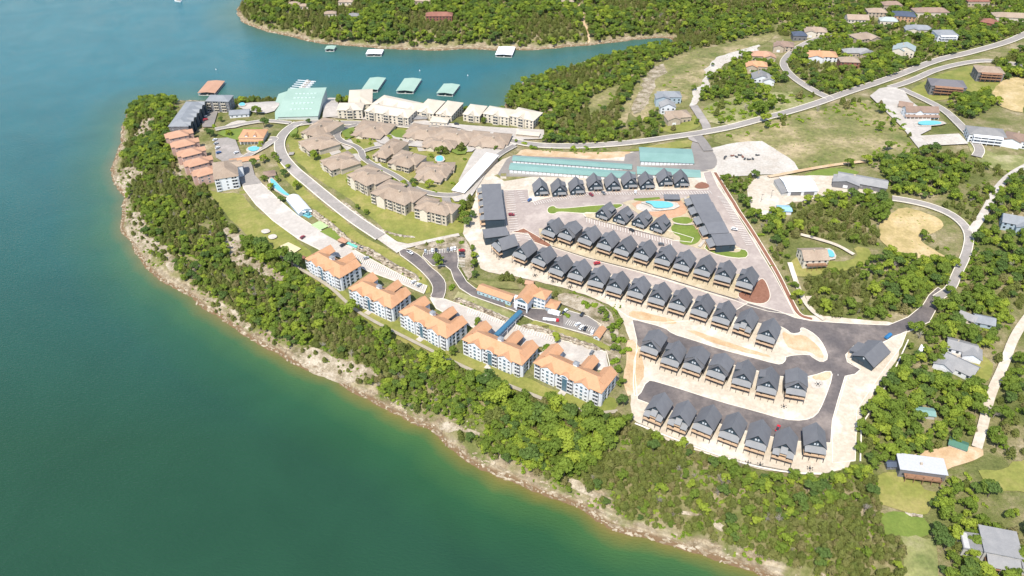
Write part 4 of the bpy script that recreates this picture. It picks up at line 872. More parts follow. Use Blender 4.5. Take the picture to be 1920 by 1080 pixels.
# orange clubhouse, small orange sheds
def club_ex(t, L, D, ze, zr):
    for x in (L*.3, L*.65):
        k = MB(); k.gwall(x-1.5, x+1.5, 1, 4, ze-.5, ze+1.6, ze+2.8); k.obj('dormer_wall', M_wh, t)
        k = MB(); k.gable(x-1.5, x+1.5, 1, 6, ze+1.6, ze+2.8, 'y', .4, .2); k.obj('dormer_roof', M_orange, t)
    for i in range(7):
        k = MB(); x = L*(i+.5)/7; k.box(x-.15, x+.15, -2.4, -2.1, -.5, 3); k.obj('post', M_rail, t)
    k = MB(); k.slab([(0,-2.6,3.1),(L,-2.6,3.1),(L,0,4),(0,0,4)], .2); k.obj('porch_roof', M_orange, t)
houseE('clubhouse', 'orange roofed clubhouse with porch by its pool', 'clubhouse', (448,261), (493,258), (488,243), 5.5, 3.5, M_cream, M_orange, 'hip', 5, 1, extra=club_ex)
houseE('carport', 'long low orange roofed carport under the clubhouse pool', 'carport', (432,308), (486,297), (484,290), 2.8, 1.2, M_cream, M_orange, 'gable', 0, 0)
houseE('bath_house', 'small brown roofed bath house by the winding pool', 'bath house', (497,333), (517,328), (512,319), 3, 1.5, M_tan, M_brownr, 'hip', 2, 1)
# white tent hall
loc, rz, L, D = frame((536,371), (560,400), 3.5, (583,390))
z = low(loc, rz, 0, L, 0, D); L *= 1.0
t = empty('tent_hall', (*loc, z), rz, 'white curved roof tent hall beside the winding pool', 'tent hall')
k = MB(); n = 8; prof = [(y, 3.2 + 2.6*math.sin(math.pi*i/n)) for i in range(n+1) for y in [D*i/n]]
k.add([(0, y, zz) for y, zz in prof] + [(L, y, zz) for y, zz in prof], [(i, i+1, n+2+i, n+1+i) for i in range(n)]); o = k.obj('roof', M_whroof, t)
k = MB(); k.add([(0,0,-2)] + [(0, y, zz-.1) for y, zz in prof] + [(0,D,-2)], [tuple(range(n+3))]); k.add([(L,0,-2)] + [(L, y, zz-.1) for y, zz in prof] + [(L,D,-2)], [tuple(range(n+3))[::-1]])
k.box(0, L, 0, .1, -2, 3.2); k.box(0, L, D-.1, D, -2, 3.2); k.obj('wall', M_bluew, t)
k = MB(); k.box(L-.02, L+.12, D*.3, D*.7, 0, 2.8); k.obj('door', M_glassB, t); foot(t, 0, L, 0, D)
# ------------------------------------------------------------------ teal storage sheds
def shed_doors(n):
    def ex(t, L, D, ze, zr):
        for i in range(n):
            k = MB(); x = L*(i+.5)/n; k.box(x-L/n*.38, x+L/n*.38, -.08, 0, 0, ze-.5); k.obj('shed_door', M_whroof, t)
    return ex
M_shedw = flatm('pale_shed_wall', (.42, .41, .38), .8)
houseE('storage_shed', 'long teal roofed storage shed with a black box on its lane, farther from the cabins', 'storage shed', (961,305), (1184,314), (1183,306), 3, .8, M_shedw, M_teal, 'gable', 0, 0, extra=shed_doors(30))
houseE('storage_shed', 'long teal roofed storage shed directly behind the first cabins', 'storage shed', (955,322), (1190,332), (1184,321), 3, .9, M_shedw, M_teal, 'gable', 0, 0, extra=shed_doors(30))
houseE('storage_shed', 'wide teal roofed storage hall by the turning area', 'storage shed', (1201,306), (1301,303), (1295,281), 3.6, 1.6, M_shedw, M_teal, 'gable', 0, 0, extra=shed_doors(14))
houseE('storage_shed', 'shorter teal roofed storage shed half hidden behind the last cabins', 'storage shed', (1195,330), (1314,328), (1309,316), 3, .8, M_shedw, M_teal, 'gable', 0, 0, extra=shed_doors(14))
# long dark building at the west lot
def dark_ex(t, L, D, ze, zr):
    n = 5
    for i in range(n):
        y = D*(i+.15)/n; w = D/n*.62
        k = MB(); k.slab([(-4.2, y, ze-1.2), (0, y, ze+.1), (0, y+w, ze+.1), (-4.2, y+w, ze-1.2)], .25); k.obj('porch_roof', M_roofP, t)
        for yy in (y+.3, y+w-.3):
            k = MB(); k.box(-4.1, -3.8, yy-.15, yy+.15, -1, ze-1.4); k.obj('post', M_wood, t)
        k = MB(); k.box(-4.2, 0, y, y+w, 2.9, 3.1); k.box(-4.25, -4.1, y, y+w, 3.1, 4); k.obj('balcony', M_wood, t)
        win(W_tall, t, -.01, y+w/2, 4.5, -math.pi/2); win(W_tall, t, -.01, y+w/2, 1.5, -math.pi/2); win(W_dark, t, L+.01, y+w/2, 4.5, math.pi/2); win(W_dark, t, L+.01, y+w/2, 1.7, math.pi/2)
houseE('lodge', 'long flat roofed charcoal lodge beside the west parking bays', 'lodge', (910,415), (946,413), (938,346), 8.5, .9, M_wallD, M_roofD, 'flat', 0, 0, extra=dark_ex)
houseE('lodge', 'low charcoal building between the long lodge and the sideways cabin', 'lodge', (910,447), (953,441), (950,428), 7, 1.6, M_wallD, M_roofD, 'flat', 2, 2, wm=W_dark)
# stepped dark building: five attached units read as one lodge
loc, rz, L, D = frame((1344,460), (1379,457), 7.5, (1377,437))
t0 = empty('stepped_lodge', (*loc, low(loc, rz, 0, L, 0, D)), rz, 'charcoal lodge of five stepped wings right of the pool', 'lodge')
inv = (Matrix.Translation(t0.location) @ Matrix.Rotation(rz, 4, 'Z')).inverted()
for a, b, c in (((1344,460),(1379,457),(1377,437)), ((1331,438),(1367,437),(1365,417)), ((1319,418),(1356,416),(1354,398)), ((1309,399),(1345,398),(1343,381)), ((1301,382),(1335,381),(1333,366))):
    lo, _, l2, d2 = frame(a, b, 7.5, c); p = inv @ Vector((*lo, 0)); x, y = p[0], p[1]; h = 7.5 + float(H(*lo) - t0.location[2]); d2 += .4
    k = MB(); k.box(x, x+l2, y, y+d2, -3, h); k.obj('wing_wall', M_wallD, t0)
    k = MB(); k.slab([(x-.6,y-.6,h+.2),(x+l2+.6,y-.6,h+.2),(x+l2+.6,y+d2,h+1.4),(x-.6,y+d2,h+1.4)], .3); k.obj('wing_roof', M_roofD, t0)
    k = MB(); k.slab([(x-5, y+1, h-2.2), (x, y+1, h-.2), (x, y+d2-1.5, h-.2), (x-5, y+d2-1.5, h-2.2)], .25); k.obj('porch_roof', M_roofP, t0)
    for yy in (y+1.3, y+d2-1.8):
        k = MB(); k.box(x-4.9, x-4.6, yy-.15, yy+.15, -2, h-2.4); k.obj('post', M_wood, t0)
    k = MB(); k.box(x-4.8, x, y+1, y+d2-1.5, 3, 3.2); k.box(x-4.85, x-4.7, y+1, y+d2-1.5, 3.2, 4); k.obj('balcony', M_wood, t0)
    for xx in (.25, .75): win(W_dark, t0, x+l2*xx, y-.01, h-2)
    FOOT.append(np.array([(Matrix.Translation(t0.location) @ Matrix.Rotation(rz, 4, 'Z') @ Vector((q[0], q[1], 0)))[:2] for q in ((x-6,y-1),(x+l2+1,y-1),(x+l2+1,y+d2),(x-6,y+d2))]))
houseE('bath_house', 'small low dark roofed bath house behind the resort pool', 'bath house', (1247,374), (1274,373), (1273,366), 3, .5, M_wallD, M_roofD, 'flat', 3, 1, wm=W_dark)
# gatehouse
def gate_ex(t, L, D, ze, zr):
    k = MB(); k.slab([(-4.5, 3, ze-.6), (.5, 3, ze+.6), (.5, D*.75, ze+.6), (-4.5, D*.75, ze-.6)], .25); k.obj('porch_roof', M_roofD, t)
    for y in (3.3, D*.7):
        k = MB(); k.box(-4.3, -4, y-.15, y+.15, -1, ze-.7); k.obj('post', M_wood, t)
    for x in (L*.2, L*.45): win(W_tall, t, x, -.01, 1.9)
    win(W_sm, t, L*.5, -.01, ze+1.6)
houseE('gatehouse', 'black gable fronted gatehouse at the fork of the dark drives', 'gatehouse', (1599,667), (1637,688), (1660,655), 4.4, 4, M_wallD, M_roofD, 'gable', 0, 0, extra=gate_ex, axis='y', ov=1)
# orange roofed office by the covered bridge
def long_ex(t, L, D, ze, zr): pass
houseE('office_wing', 'long low orange roofed wing with a row of paired windows', 'office', (895,545), (957,565), (962,551), 4, 1.6, M_blueg, M_orange, 'gable', 8, 1, wm=W_white, axis='x')
def office_ex(t, L, D, ze, zr):
    k = MB(); k.gwall(-9, -.02, -9, 4, 3.2, ze, ze+3); k.obj('gate_wall', M_wh, t)
    k = MB(); k.gable(-9, 0, -9, 8, ze, ze+3.2, 'y', .7, .3); k.obj('gate_roof', M_orange, t)
    for x, y in ((-8.6, -8.6), (-.5, -8.6), (-8.6, 0), (-.5, -3)):
        k = MB(); k.box(x-.5, x+.5, y-.5, y+.5, -5, 3.4); k.obj('gate_pier', M_wh, t)
    for x in (-6.6, -4.5, -2.4): win(W_dark, t, x, -9.01, 5)
    n = 10; pts = [(-4.5+3.2*math.cos(math.pi*i/n), ze-1.2+2.2*math.sin(math.pi*i/n)) for i in range(n+1)]
    k = MB(); k.add([(a, -9.06, b) for a, b in pts], [tuple(range(n+1))]); k.obj('arched_window', M_glassB, t)
    for f in range(3):
        k = MB(); k.box(0-.9, 0, -9, -.1, 3+f*3.2-.15, 3+f*3.2) if f < 2 else k.box(-.9, 0, -9, -.1, 3.2, 3.3); k.obj('ledge', M_rail, t)
    k = MB(); k.box(-11, -9, -8, -5.5, -3, ze+.6); k.obj('lift_tower', M_wh, t)
houseE('office', 'three floor orange roofed office whose gate arm spans the lane', 'office', (1000,555), (1022,562), (1033,546), 9.5, 3, M_wh, M_orange, 'hip', 3, 3, extra=office_ex, wm=W_pair)
houseE('annex', 'small orange roofed annex behind the white moving van', 'annex', (1023,575), (1042,580), (1051,566), 4.2, 1.6, M_bluew, M_orange, 'hip', 1, 1)
houseE('store_shed', 'tiny orange roofed shed uphill of the office', 'shed', (985,532), (998,534), (1000,527), 2.8, 1, M_brick, M_pinko, 'gable', 1, 1)
houseE('store_shed', 'small orange roofed shed at the end of the office lot', 'shed', (1113,630), (1124,634), (1134,616), 3, 1.2, M_wh, M_orange, 'gable', 1, 1, axis='y')
houseC('play_shelter', 'small orange roofed shelter on the grass by the rock cut', 'shelter', (645,455), 7, 5, -30, 2.6, 1.2, M_wallW, M_pinko, 'hip', 0, 0)
houseC('play_shelter', 'tiny brown roofed hut at the end of the upper condo block', 'shelter', (564,488), 5, 5, -30, 2.4, 1, M_wallW, M_redr, 'hip', 0, 0)
# blue covered bridge
A3 = np.array([*P(976,584,6), 0]); B3 = np.array([*P(930,634,6), 0]); za = float(H(*A3[:2])) + 6.2; zb = float(H(*B3[:2])) + 8.5
v = B3 - A3; Lb = float(np.hypot(v[0], v[1])); rzb = math.atan2(v[1], v[0])
t = empty('covered_bridge', (A3[0], A3[1], za), rzb, 'blue roofed covered footbridge from the office to an orange roofed block', 'footbridge')
dzb = zb - za
def sheared(k):
    k.v = [(x, y, z + dzb*x/Lb) for x, y, z in k.v]; return k
k = MB(); n = 8; pts = [(1.9*math.cos(math.pi*i/n), 1.1*math.sin(math.pi*i/n)) for i in range(n+1)]
k.add([(0, a, b) for a, b in pts] + [(Lb, a, b) for a, b in pts], [(i, i+1, n+2+i, n+1+i) for i in range(n)] + [tuple(range(n+1)), tuple(range(2*n+1, n, -1))]); sheared(k).obj('roof', M_blue, t)
k = MB(); k.box(0, Lb, -1.4, 1.4, -3.2, -2.9); sheared(k).obj('walkway', M_rail, t)
for s in (-1, 1):
    k = MB(); k.box(0, Lb, s*1.4-.06, s*1.4+.06, -2.9, -1.9); sheared(k).obj('railing', M_rail, t)
for x in (.28, .62, .92):
    for s in (-1, 1):
        k = MB(); k.box(Lb*x-.2, Lb*x+.2, s*1.5-.2, s*1.5+.2, -16, .1 + dzb*x); k.obj('pier', M_rail, t)
# ------------------------------------------------------------------ houses on the ridge and to the right
def deck_ex(mat_=None, d=3.5, lv=1):
    def ex(t, L, D, ze, zr):
        m = mat_ or M_wallW
        for f in range(lv):
            z = ze - 2.9 - 3*f
            k = MB(); k.box(L*.1, L*.9, -d, -.05, z-.25, z); k.box(L*.1, L*.9, -d-.05, -d+.08, z+.05, z+1); k.obj('deck', m, t)
        for i in range(5):
            x = L*(.12+.19*i); k = MB(); k.box(x-.14, x+.14, -d+.1, -d+.35, -3, ze-.4); k.obj('post', m, t)
        k = MB(); k.slab([(L*.1, -d, ze-.5), (L*.9, -d, ze-.5), (L*.9, 0, ze+.2), (L*.1, 0, ze+.2)], .2) if lv > 1 else k.box(L*.45, L*.5, D*.4, D*.5, zr-1.2, zr+1)
        k.obj('porch_roof' if lv > 1 else 'chimney', t.children[1].data.materials[0] if lv > 1 else M_stone, t)
    return ex
def wing_ex(wm_, rm_, side=1):
    def ex(t, L, D, ze, zr):
        x0, x1 = (L*.55, L+3) if side > 0 else (-3, L*.45)
        k = MB(); k.gwall(x0, x1, -3.5, D*.5, -3, ze-.4, ze+2); k.obj('wing_wall', wm_, t)
        k = MB(); k.gable(x0, x1, -3.5, D*.6, ze-.4, ze+2, 'y', .6); k.obj('wing_roof', rm_, t)
        k = MB(); k.box((x0+x1)/2-1.8, (x0+x1)/2+1.8, -3.6, -3.5, 0, 2.5); k.obj('garage_door', M_rail, t)
        k = MB(); k.box(L*.3, L*.35, D*.5, D*.58, zr-1, zr+1); k.obj('chimney', M_stone, t)
    return ex
HL = [
 ((1470,93),17,14,-15,5.5,M_stone,M_brownr,'beige house with a brown hipped roof at the lane bend, left of the navy roof'),
 ((1497,73),14,11,-5,5,M_wallG,M_navyr,'small navy roofed house between two brown roofs'),
 ((1529,66),20,13,-10,5.5,M_cream,M_tanroof,'beige house where the looping lane ends'),
 ((1604,44),22,14,-5,6,M_cream,M_tanroof,'house with pale gable at the left of the ridge-top row'),
 ((1641,30),20,12,-5,5.5,M_stone,M_tanroof,'long taupe roofed house, second of the ridge-top row'),
 ((1669,16),20,11,0,5,M_stone,M_brownr,'brown roofed house at the back of the ridge-top row'),
 ((1692,37),22,15,-12,6,M_brick,M_navyr,'navy roofed brick house on the ridge top'),
 ((1741,29),36,14,0,5,M_cream,M_brownr,'long brown roofed house beside the grey court'),
 ((1829,8),24,12,0,5,M_stone,M_redr,'reddish roofed house at the top edge'),
 ((1664,44),18,10,-10,3.5,M_cream,flatm('sage_roof', (.33, .36, .34), .7),'low sage roofed house under the ridge-top row'),
 ((1721,60),24,11,-8,4,M_cream,M_slate,'slate roofed house half hidden by the ridge wood'),
 ((1768,76),20,15,0,8,M_wh,M_slate,'tall white walled house with slate roof and deck'),
 ((1694,104),17,14,-25,8,M_cream,flatm('sea_green_roof', (.27, .31, .3), .7),'cream gable fronted house with a pale green roof in the wood'),
 ((1615,78),22,17,20,5.5,M_stone,M_tanroof,'taupe roofed house above the orange gravel forecourt'),
 ((1541,112),25,15,-8,5.5,M_wh,M_orange,'white walled house with an orange roof by the looping lane'),
 ((1604,104),26,10,0,4,M_stone,M_greyr,'low grey roofed house below the orange gravel forecourt'),
 ((1589,124),18,12,-5,6,M_redr,M_tanroof,'taupe roofed house with a dark red deck above the scrub'),
 ((1426,111),20,12,-5,5,M_stone,M_pinko,'pink orange roofed house, upper of three by the lane'),
 ((1419,130),17,11,-10,5,M_stone,M_orange,'bright orange roofed house, middle of three by the lane'),
 ((1425,155),16,13,-5,6,M_wh,M_greyr,'white gabled house with grey roof, lowest of three by the lane'),
 ((1253,191),20,12,0,7,M_bluew,M_slate,'blue walled house with a hipped slate roof at the foot of the white track'),
 ((1250,209),13,10,0,6,M_wh,M_greyr,'narrow white gabled house stuck to the blue walled house'),
 ((1270,225),19,14,10,5,M_stone,M_tanroof,'taupe roofed house at the road fork'),
 ((1770,172),29,17,-12,8,M_wallG,flatm('dark_grey_roof', (.14, .13, .135), .8),'big dark grey roofed house with long decks'),
 ((1848,148),22,16,-10,9,M_wallG,M_tanroof,'tall taupe roofed house with dark wooden decks'),
 ((1897,38),40,14,-8,5,M_cream,M_tanroof,'sprawling taupe roofed house near the top right corner'),
 ((1853,50),15,12,-40,5,M_redr,M_redr,'dark red house in the trees above the county road'),
 ((1843,262),30,17,-14,8,M_wh,M_greyr,'white walled house with a grey roof and tall glazed front'),
 ((1912,272),26,15,-28,7,M_wh,M_brownr,'brown roofed house cut off by the right edge'),
 ((1897,425),17,13,-22,6,M_bluew,M_slate,'pale blue cottage with a grey roof at the right edge'),
 ((1521,490),18,15,3,6,M_cream,M_tanroof,'taupe roofed house with a red deck beside its blue pool'),
 ((1800,657),17,11,-25,3.5,M_wh,M_greyr,'grey roofed cottage, upper of the pair on the lawn'),
 ((1797,692),19,12,-45,3.5,M_wh,M_greyr,'grey roofed cottage, lower of the pair on the lawn'),
 ((1842,606),12,9,-20,3,M_bluew,M_slate,'small blue roofed cottage under the trees'),
 ((1812,600),10,7,-40,3,M_cream,M_greyr,'little grey roofed shed beside the blue cottage'),
 ((1722,884),24,10.5,-10,5.5,M_wallG,flatm('pale_grey_roof', (.42, .42, .43), .7),'long pale flat roofed house above the round lawn'),
 ((553,12),15,9,0,4,M_cream,M_tanroof,'beige house at the left of the far shore wood'),
 ((571,16),12,8,0,4,M_cream,M_tanroof,'tiny beige house in the far shore wood'),
 ((620,30),15,9,10,4,M_cream,M_tanroof,'beige house in a gap of the far shore wood'),
 ((665,34),14,10,0,4,M_cream,M_greyr,'grey roofed house near the big brown mansion'),
 ((650,8),20,9,0,4,M_cream,M_tanroof,'long pale house at the top edge of the far shore'),
 ((790,6),26,10,0,4,M_stone,M_tanroof,'house on the bare far shore clearing'),
 ((824,36),34,13,0,6,M_redr,M_redr,'big red brown mansion on the far shore'),
 ((1064,7),16,9,0,4,M_cream,M_tanroof,'far house beside the top of the bare cut'),
]
for i, (c, L, D, dg, ze, wm_, rm_, lb) in enumerate(HL):
    small = c[1] < 60 or L < 15
    if 'white walled house with a grey' in lb: ex = deck_ex(M_rail, 4, 2)
    elif 'deck' in lb or 'tall' in lb or 'big dark' in lb: ex = deck_ex(M_wallW if 'dark' in lb or 'red' in lb else M_rail, 3.5, 2 if ze >= 8 else 1)
    elif 'pale flat' in lb: ex = deck_ex(M_wallW, 3.5, 1)
    elif small: ex = None
    else: ex = wing_ex(wm_, rm_, 1 if i % 2 else -1)
    form = 'flat' if 'flat roofed' in lb else ('gable' if i in (3, 12, 19, 21, 29, 30, 31, 32, 33, 34) else 'hip')
    ax = 'y' if i in (12, 19, 21) else 'x'
    if c[1] < 240 and c[0] > 1200: L *= 1.15; D *= 1.12; ze += .8
    houseC('house', lb, 'house', c, L, D, dg, ze, .8 if form == 'flat' else (3.6 if D > 11 else 2.4), wm_, rm_, form, None, 2 if ze >= 6 else 1, extra=ex, axis=ax, wm=W_dark)
def club2(t, L, D, ze, zr):
    k = MB(); k.slab([(-1, -3, 3.2), (L+1, -3, 3.2), (L+1, 0, 4.6), (-1, 0, 4.6)], .25); k.obj('porch_roof', M_brownr, t)
    for i in range(9):
        x = L*i/8; k = MB(); k.box(x-.2, x+.2, -2.8, -2.4, -1, 3.1); k.obj('post', M_rail, t)
    k = MB(); k.gwall(L*.3, L*.5, -.6, 1, 4, ze, ze+2); k.obj('dormer_wall', M_wh, t)
    k = MB(); k.gable(L*.3, L*.5, -.6, 5, ze, ze+2, 'y', .4); k.obj('dormer_roof', M_brownr, t)
houseC('clubhouse', 'white clubhouse with a brown roof and colonnade above its pool', 'clubhouse', (1722,219), 30, 11, -2, 7, 3.4, M_wh, M_brownr, 'gable', 6, 2, extra=club2)
houseC('pavilion', 'small brown roofed pavilion beside the white clubhouse', 'pavilion', (1696,203), 12, 9, -25, 3.2, 3, M_stone, M_brownr, 'gable', 0, 0)
def barn_ex(t, L, D, ze, zr):
    k = MB(); k.slab([(-5, 0, ze-2), (0, 0, ze-.4), (0, D, ze-.4), (-5, D, ze-2)], .25); k.obj('lean_to_roof', M_greyr, t)
    k = MB(); k.box(-4.8, 0, .3, D-.3, -1, ze-2.2); k.obj('lean_to_wall', M_shedw, t)
    k = MB(); k.box(L*.1, L*.45, -.1, 0, 0, ze-.8); k.obj('shed_door', M_wallG, t)
    k = MB(); k.box(L*.55, L*.9, -.1, 0, 0, ze-.8); k.obj('shed_door', M_wallG, t)
houseC('workshop', 'white roofed metal workshop on the gravel yard', 'workshop', (1495,356), 24, 22, 2, 5, 1.6, M_wh, M_whroof, 'gable', 0, 0, extra=barn_ex)
houseC('barn', 'long blue grey roofed barn at the end of the gravel yard', 'barn', (1614,347), 38, 14, -22, 4.5, 2.4, M_wallG, M_greyr, 'gable', 5, 1, extra=wing_ex(M_wallG, M_greyr, -1))
houseC('shed', 'light blue roofed shed in the wood below the workshop', 'shed', (1469,397), 10, 8, -5, 3, 1, M_wh, flatm('sky_blue_roof', (.25, .42, .52), .6), 'gable', 1, 1)
houseC('shed', 'small dark shed beside the flat roofed house', 'shed', (1668,875), 5, 4, 0, 2.6, 1.2, M_wallG, M_navyr, 'gable', 1, 1)
houseC('shed', 'green roofed shed hidden in the big wood', 'shed', (1732,778), 10, 6, -10, 2.8, .8, M_shedw, M_teal, 'gable', 1, 1)
houseC('canopy_shed', 'green canopy at the edge of the gravel yard', 'shed', (1794,838), 9, 6, -30, 2.6, 1, M_shedw, flatm('dark_green_roof', (.06, .15, .1), .7), 'gable', 0, 0)
# the big grey roofed house in the lower right corner
def corner_ex(t, L, D, ze, zr):
    k = MB(); k.box(-9, 0, 1, D*.7, -3, ze-1.4); k.obj('side_wall', M_shedw, t); k = MB(); k.slab([(-9.5, .4, ze-1.6), (0, .4, ze-1), (0, D*.75, ze-1), (-9.5, D*.75, ze-1.6)], .25); k.obj('side_roof', M_greyr, t)
    k = MB(); k.box(L, L+13, -4, D*.6, -3, ze-2); k.obj('side_wall', M_shedw, t); k = MB(); k.slab([(L, -4.6, ze-1.8), (L+13.6, -4.6, ze-1.8), (L+13.6, D*.65, ze-1), (L, D*.65, ze-1)], .25); k.obj('side_roof', M_greyr, t)
    k = MB(); k.slab([(1, -7, ze-2.6), (L-.5, -7, ze-2.6), (L-.5, -.1, ze-1), (1, -.1, ze-1)], .25); k.obj('porch_roof', M_greyr, t)
    for i in range(6):
        x = 1.5+(L-3)*i/5; k = MB(); k.box(x-.15, x+.15, -6.9, -6.6, -2, ze-2.7); k.obj('post', M_rail, t)
    k = MB(); k.box(1, L-.5, -7, -.1, 2.1, 2.3); k.obj('deck', M_wallW, t)
houseC('house', 'large multi roofed grey house in the lower right corner', 'house', (1866,1032), 17, 15, -14, 6.5, 1, M_shedw, M_greyr, 'flat', 3, 2, extra=corner_ex, wm=W_dark)
# ------------------------------------------------------------------ docks on the water
def dock(FL, FR, BR, roofm, label, slips=5, zr=4.2):
    a, b, c = flat([FL], 3.2)[0], flat([FR], 3.2)[0], flat([BR], 3.2)[0]
    L = float(np.hypot(*(b-a))); rz = math.atan2(b[1]-a[1], b[0]-a[0]); cc = c - b; D = -math.sin(rz)*cc[0] + math.cos(rz)*cc[1]; sh = (math.cos(rz)*cc[0] + math.sin(rz)*cc[1])
    t = empty('boat_dock', (*a, 0), rz, label, 'boat dock')
    S = lambda x, y: (x + sh*y/D, y)
    k = MB(); q = [S(-.4,-.4), S(L+.4,-.4), S(L+.4,D+.4), S(-.4,D+.4)]; m0, m1 = S(L/2,-.4), S(L/2,D+.4)
    k.slab([(*q[0],3.2), (*m0,zr), (*m1,zr), (*q[3],3.2)], .2); k.slab([(*m0,zr), (*q[1],3.2), (*q[2],3.2), (*m1,zr)], .2); k.obj('roof', roofm, t)
    for x0, x1 in ((0, 1.6), (L-1.6, L), (L/2-.9, L/2+.9)):
        k = MB(); k.slab([(*S(x0,0),.45), (*S(x1,0),.45), (*S(x1,D),.45), (*S(x0,D),.45)], .6); k.obj('walkway', M_shedw, t)
    for i in range(slips+1):
        y = D*i/slips; k = MB(); k.slab([(*S(1.6,y-.4),.4), (*S(L-1.6,y-.4),.4), (*S(L-1.6,y+.4),.4), (*S(1.6,y+.4),.4)], .5); k.obj('finger_pier', M_shedw, t)
        for x in (.4, L-.4):
            p = S(x, y); k = MB(); k.box(p[0]-.12, p[0]+.12, p[1]-.12, p[1]+.12, .4, 3.3); k.obj('post', M_rail, t)
dock((371,174),(403,174),(421,152), M_pinko, 'salmon roofed boat dock by the slate roofed condos', 6)
dock((678,168),(708,168),(723,146), M_green, 'green roofed boat dock, left of the three in the cove', 6)
dock((743,170),(775,171),(790,148), M_green, 'green roofed boat dock, middle of the three in the cove', 6)
dock((819,174),(849,176),(862,159), M_green, 'green roofed boat dock, right of the three in the cove', 5)
dock((929,102),(960,103),(966,88), M_whroof, 'large white roofed dock off the far shore', 4, 3.8)
dock((686,101),(715,101),(719,93), M_whroof, 'small white roofed dock off the far shore', 3, 3.6)
dock((609,92),(626,92),(630,86), M_green, 'tiny green roofed dock off the far shore', 2, 3.8)
a, b = flat([(556,172)])[0], flat([(577,150)])[0]; L = float(np.hypot(*(b-a))); rz = math.atan2(b[1]-a[1], b[0]-a[0])
t = empty('slip_dock', (*a, 0), rz, 'open dock with white finger piers behind the marina hall', 'boat dock')
k = MB(); k.box(-6, L, -1.2, 1.2, -.2, .5); k.obj('walkway', M_shedw, t)
for i in range(6):
    for s in (-1, 1):
        k = MB(); x = L*(i+.5)/6; k.box(x-.4, x+.4, min(s*1.2, s*11), max(s*1.2, s*11), -.2, .45); k.obj('finger_pier', M_whroof, t)
def make_boat(label, group=None):
    t = empty('motorboat', (0,0,0), 0, label, 'motorboat', group)
    sec = [(-3.4, 1.15, .9), (-1, 1.25, .95), (1.5, 1.05, 1.05), (3, .5, 1.2), (3.7, .05, 1.3)]; k = MB(); vs = []
    for x, w_, h in sec: vs += [(x, -w_, h), (x, -w_*.75, -.2), (x, w_*.75, -.2), (x, w_, h)]
    fs = [(4*i+j, 4*i+4+j, 4*i+5+j, 4*i+1+j) for i in range(4) for j in range(3)] + [(0,1,2,3)] + [(4*i+3, 4*i+7, 4*i+4, 4*i) for i in range(4)]
    k.add(vs, fs); k.obj('hull', M_whroof, t)
    k = MB(); k.box(-2.6, .8, -.9, .9, .97, 1.25); k.obj('seat', flatm('seat_grey', (.3, .25, .2), .8), t)
    k = MB(); k.slab([(.7, -.9, 1.1), (1.3, -.8, 1.7), (1.3, .8, 1.7), (.7, .9, 1.1)], .06); k.obj('windscreen', M_glassB, t); return t
bt = make_boat('white motorboat on the open lake at the top edge'); p = flat([(334,3)])[0]; bt.location = (*p, .1); bt.rotation_euler = (0,0,R(160)); bt.scale = (1.6,1.6,1.6)
for i in range(5):
    o = copy_tree(bt); o.scale = (1.2,1.2,1.2); x = L*(i+1)/6; s = 5.5
    o.location = (a[0]+math.cos(rz)*x+math.sin(rz)*s, a[1]+math.sin(rz)*x-math.cos(rz)*s, .1); o.rotation_euler = (0,0,rz-math.pi/2); o['label'] = f'white boat in the open dock, {ORD[i]} slip from the shore'; o['group'] = 'boats in the open dock'
def buoy(u, v, lb):
    p = flat([(u, v)])[0]; k = MB(); k.tube((0,0,-.3), (0,0,1.1), .55, 8, .3); k.tube((0,0,1.1), (0,0,1.6), .3, 8, .05); setp(k.obj('buoy', M_whroof, None, (*p, 0)), lb, 'buoy')
buoy(787,133,'white buoy, left one in the cove'); buoy(877,142,'white buoy, right one in the cove'); buoy(405,131,'white buoy off the slate roofed condos')
# ------------------------------------------------------------------ vehicles
CARC = {}
def car_mesh(color, kind):
    L, W_ = (4.7, 1.9) if kind == 'car' else (5.6, 2.0) if kind == 'pickup truck' else (5.0, 2.0)
    k = MB(); h = .95 if kind == 'car' else 1.1
    prof = [(-L/2, .35), (-L/2, h-.1), (-L/2+.2, h), (L/2-.5, h-.08), (L/2-.05, h-.25), (L/2, .35)]
    n = len(prof); k.add([(x, -W_/2, z) for x, z in prof] + [(x, W_/2, z) for x, z in prof], [tuple(range(n))[::-1], tuple(range(n, 2*n))] + [(i, (i+1) % n, (i+1) % n+n, i+n) for i in range(n)])
    if kind == 'pickup truck': k.box(-L/2+.15, -.2, -W_/2+.15, W_/2-.15, h, h+.02, 1); x0, x1 = -.2, 1.7
    else: x0, x1 = -L/2+.35, 1.2
    H2 = h+.55; k.add([(x0+.35, -W_/2+.25, H2), (x1-.6, -W_/2+.25, H2), (x1-.6, W_/2-.25, H2), (x0+.35, W_/2-.25, H2)], [(0,1,2,3)])
    g = MB(); g.add([(x0, -W_/2+.08, h), (x1, -W_/2+.08, h), (x1, W_/2-.08, h), (x0, W_/2-.08, h), (x0+.35, -W_/2+.25, H2-.01), (x1-.6, -W_/2+.25, H2-.01), (x1-.6, W_/2-.25, H2-.01), (x0+.35, W_/2-.25, H2-.01)], [(0,1,5,4),(1,2,6,5),(2,3,7,6),(3,0,4,7)])
    return k, g, L, W_
PAINT = {'white': (.75,.75,.75), 'black': (.02,.02,.022), 'grey': (.16,.165,.17), 'silver': (.42,.43,.44), 'red': (.5,.02,.03), 'dark red': (.28,.03,.04), 'blue': (.05,.12,.3)}
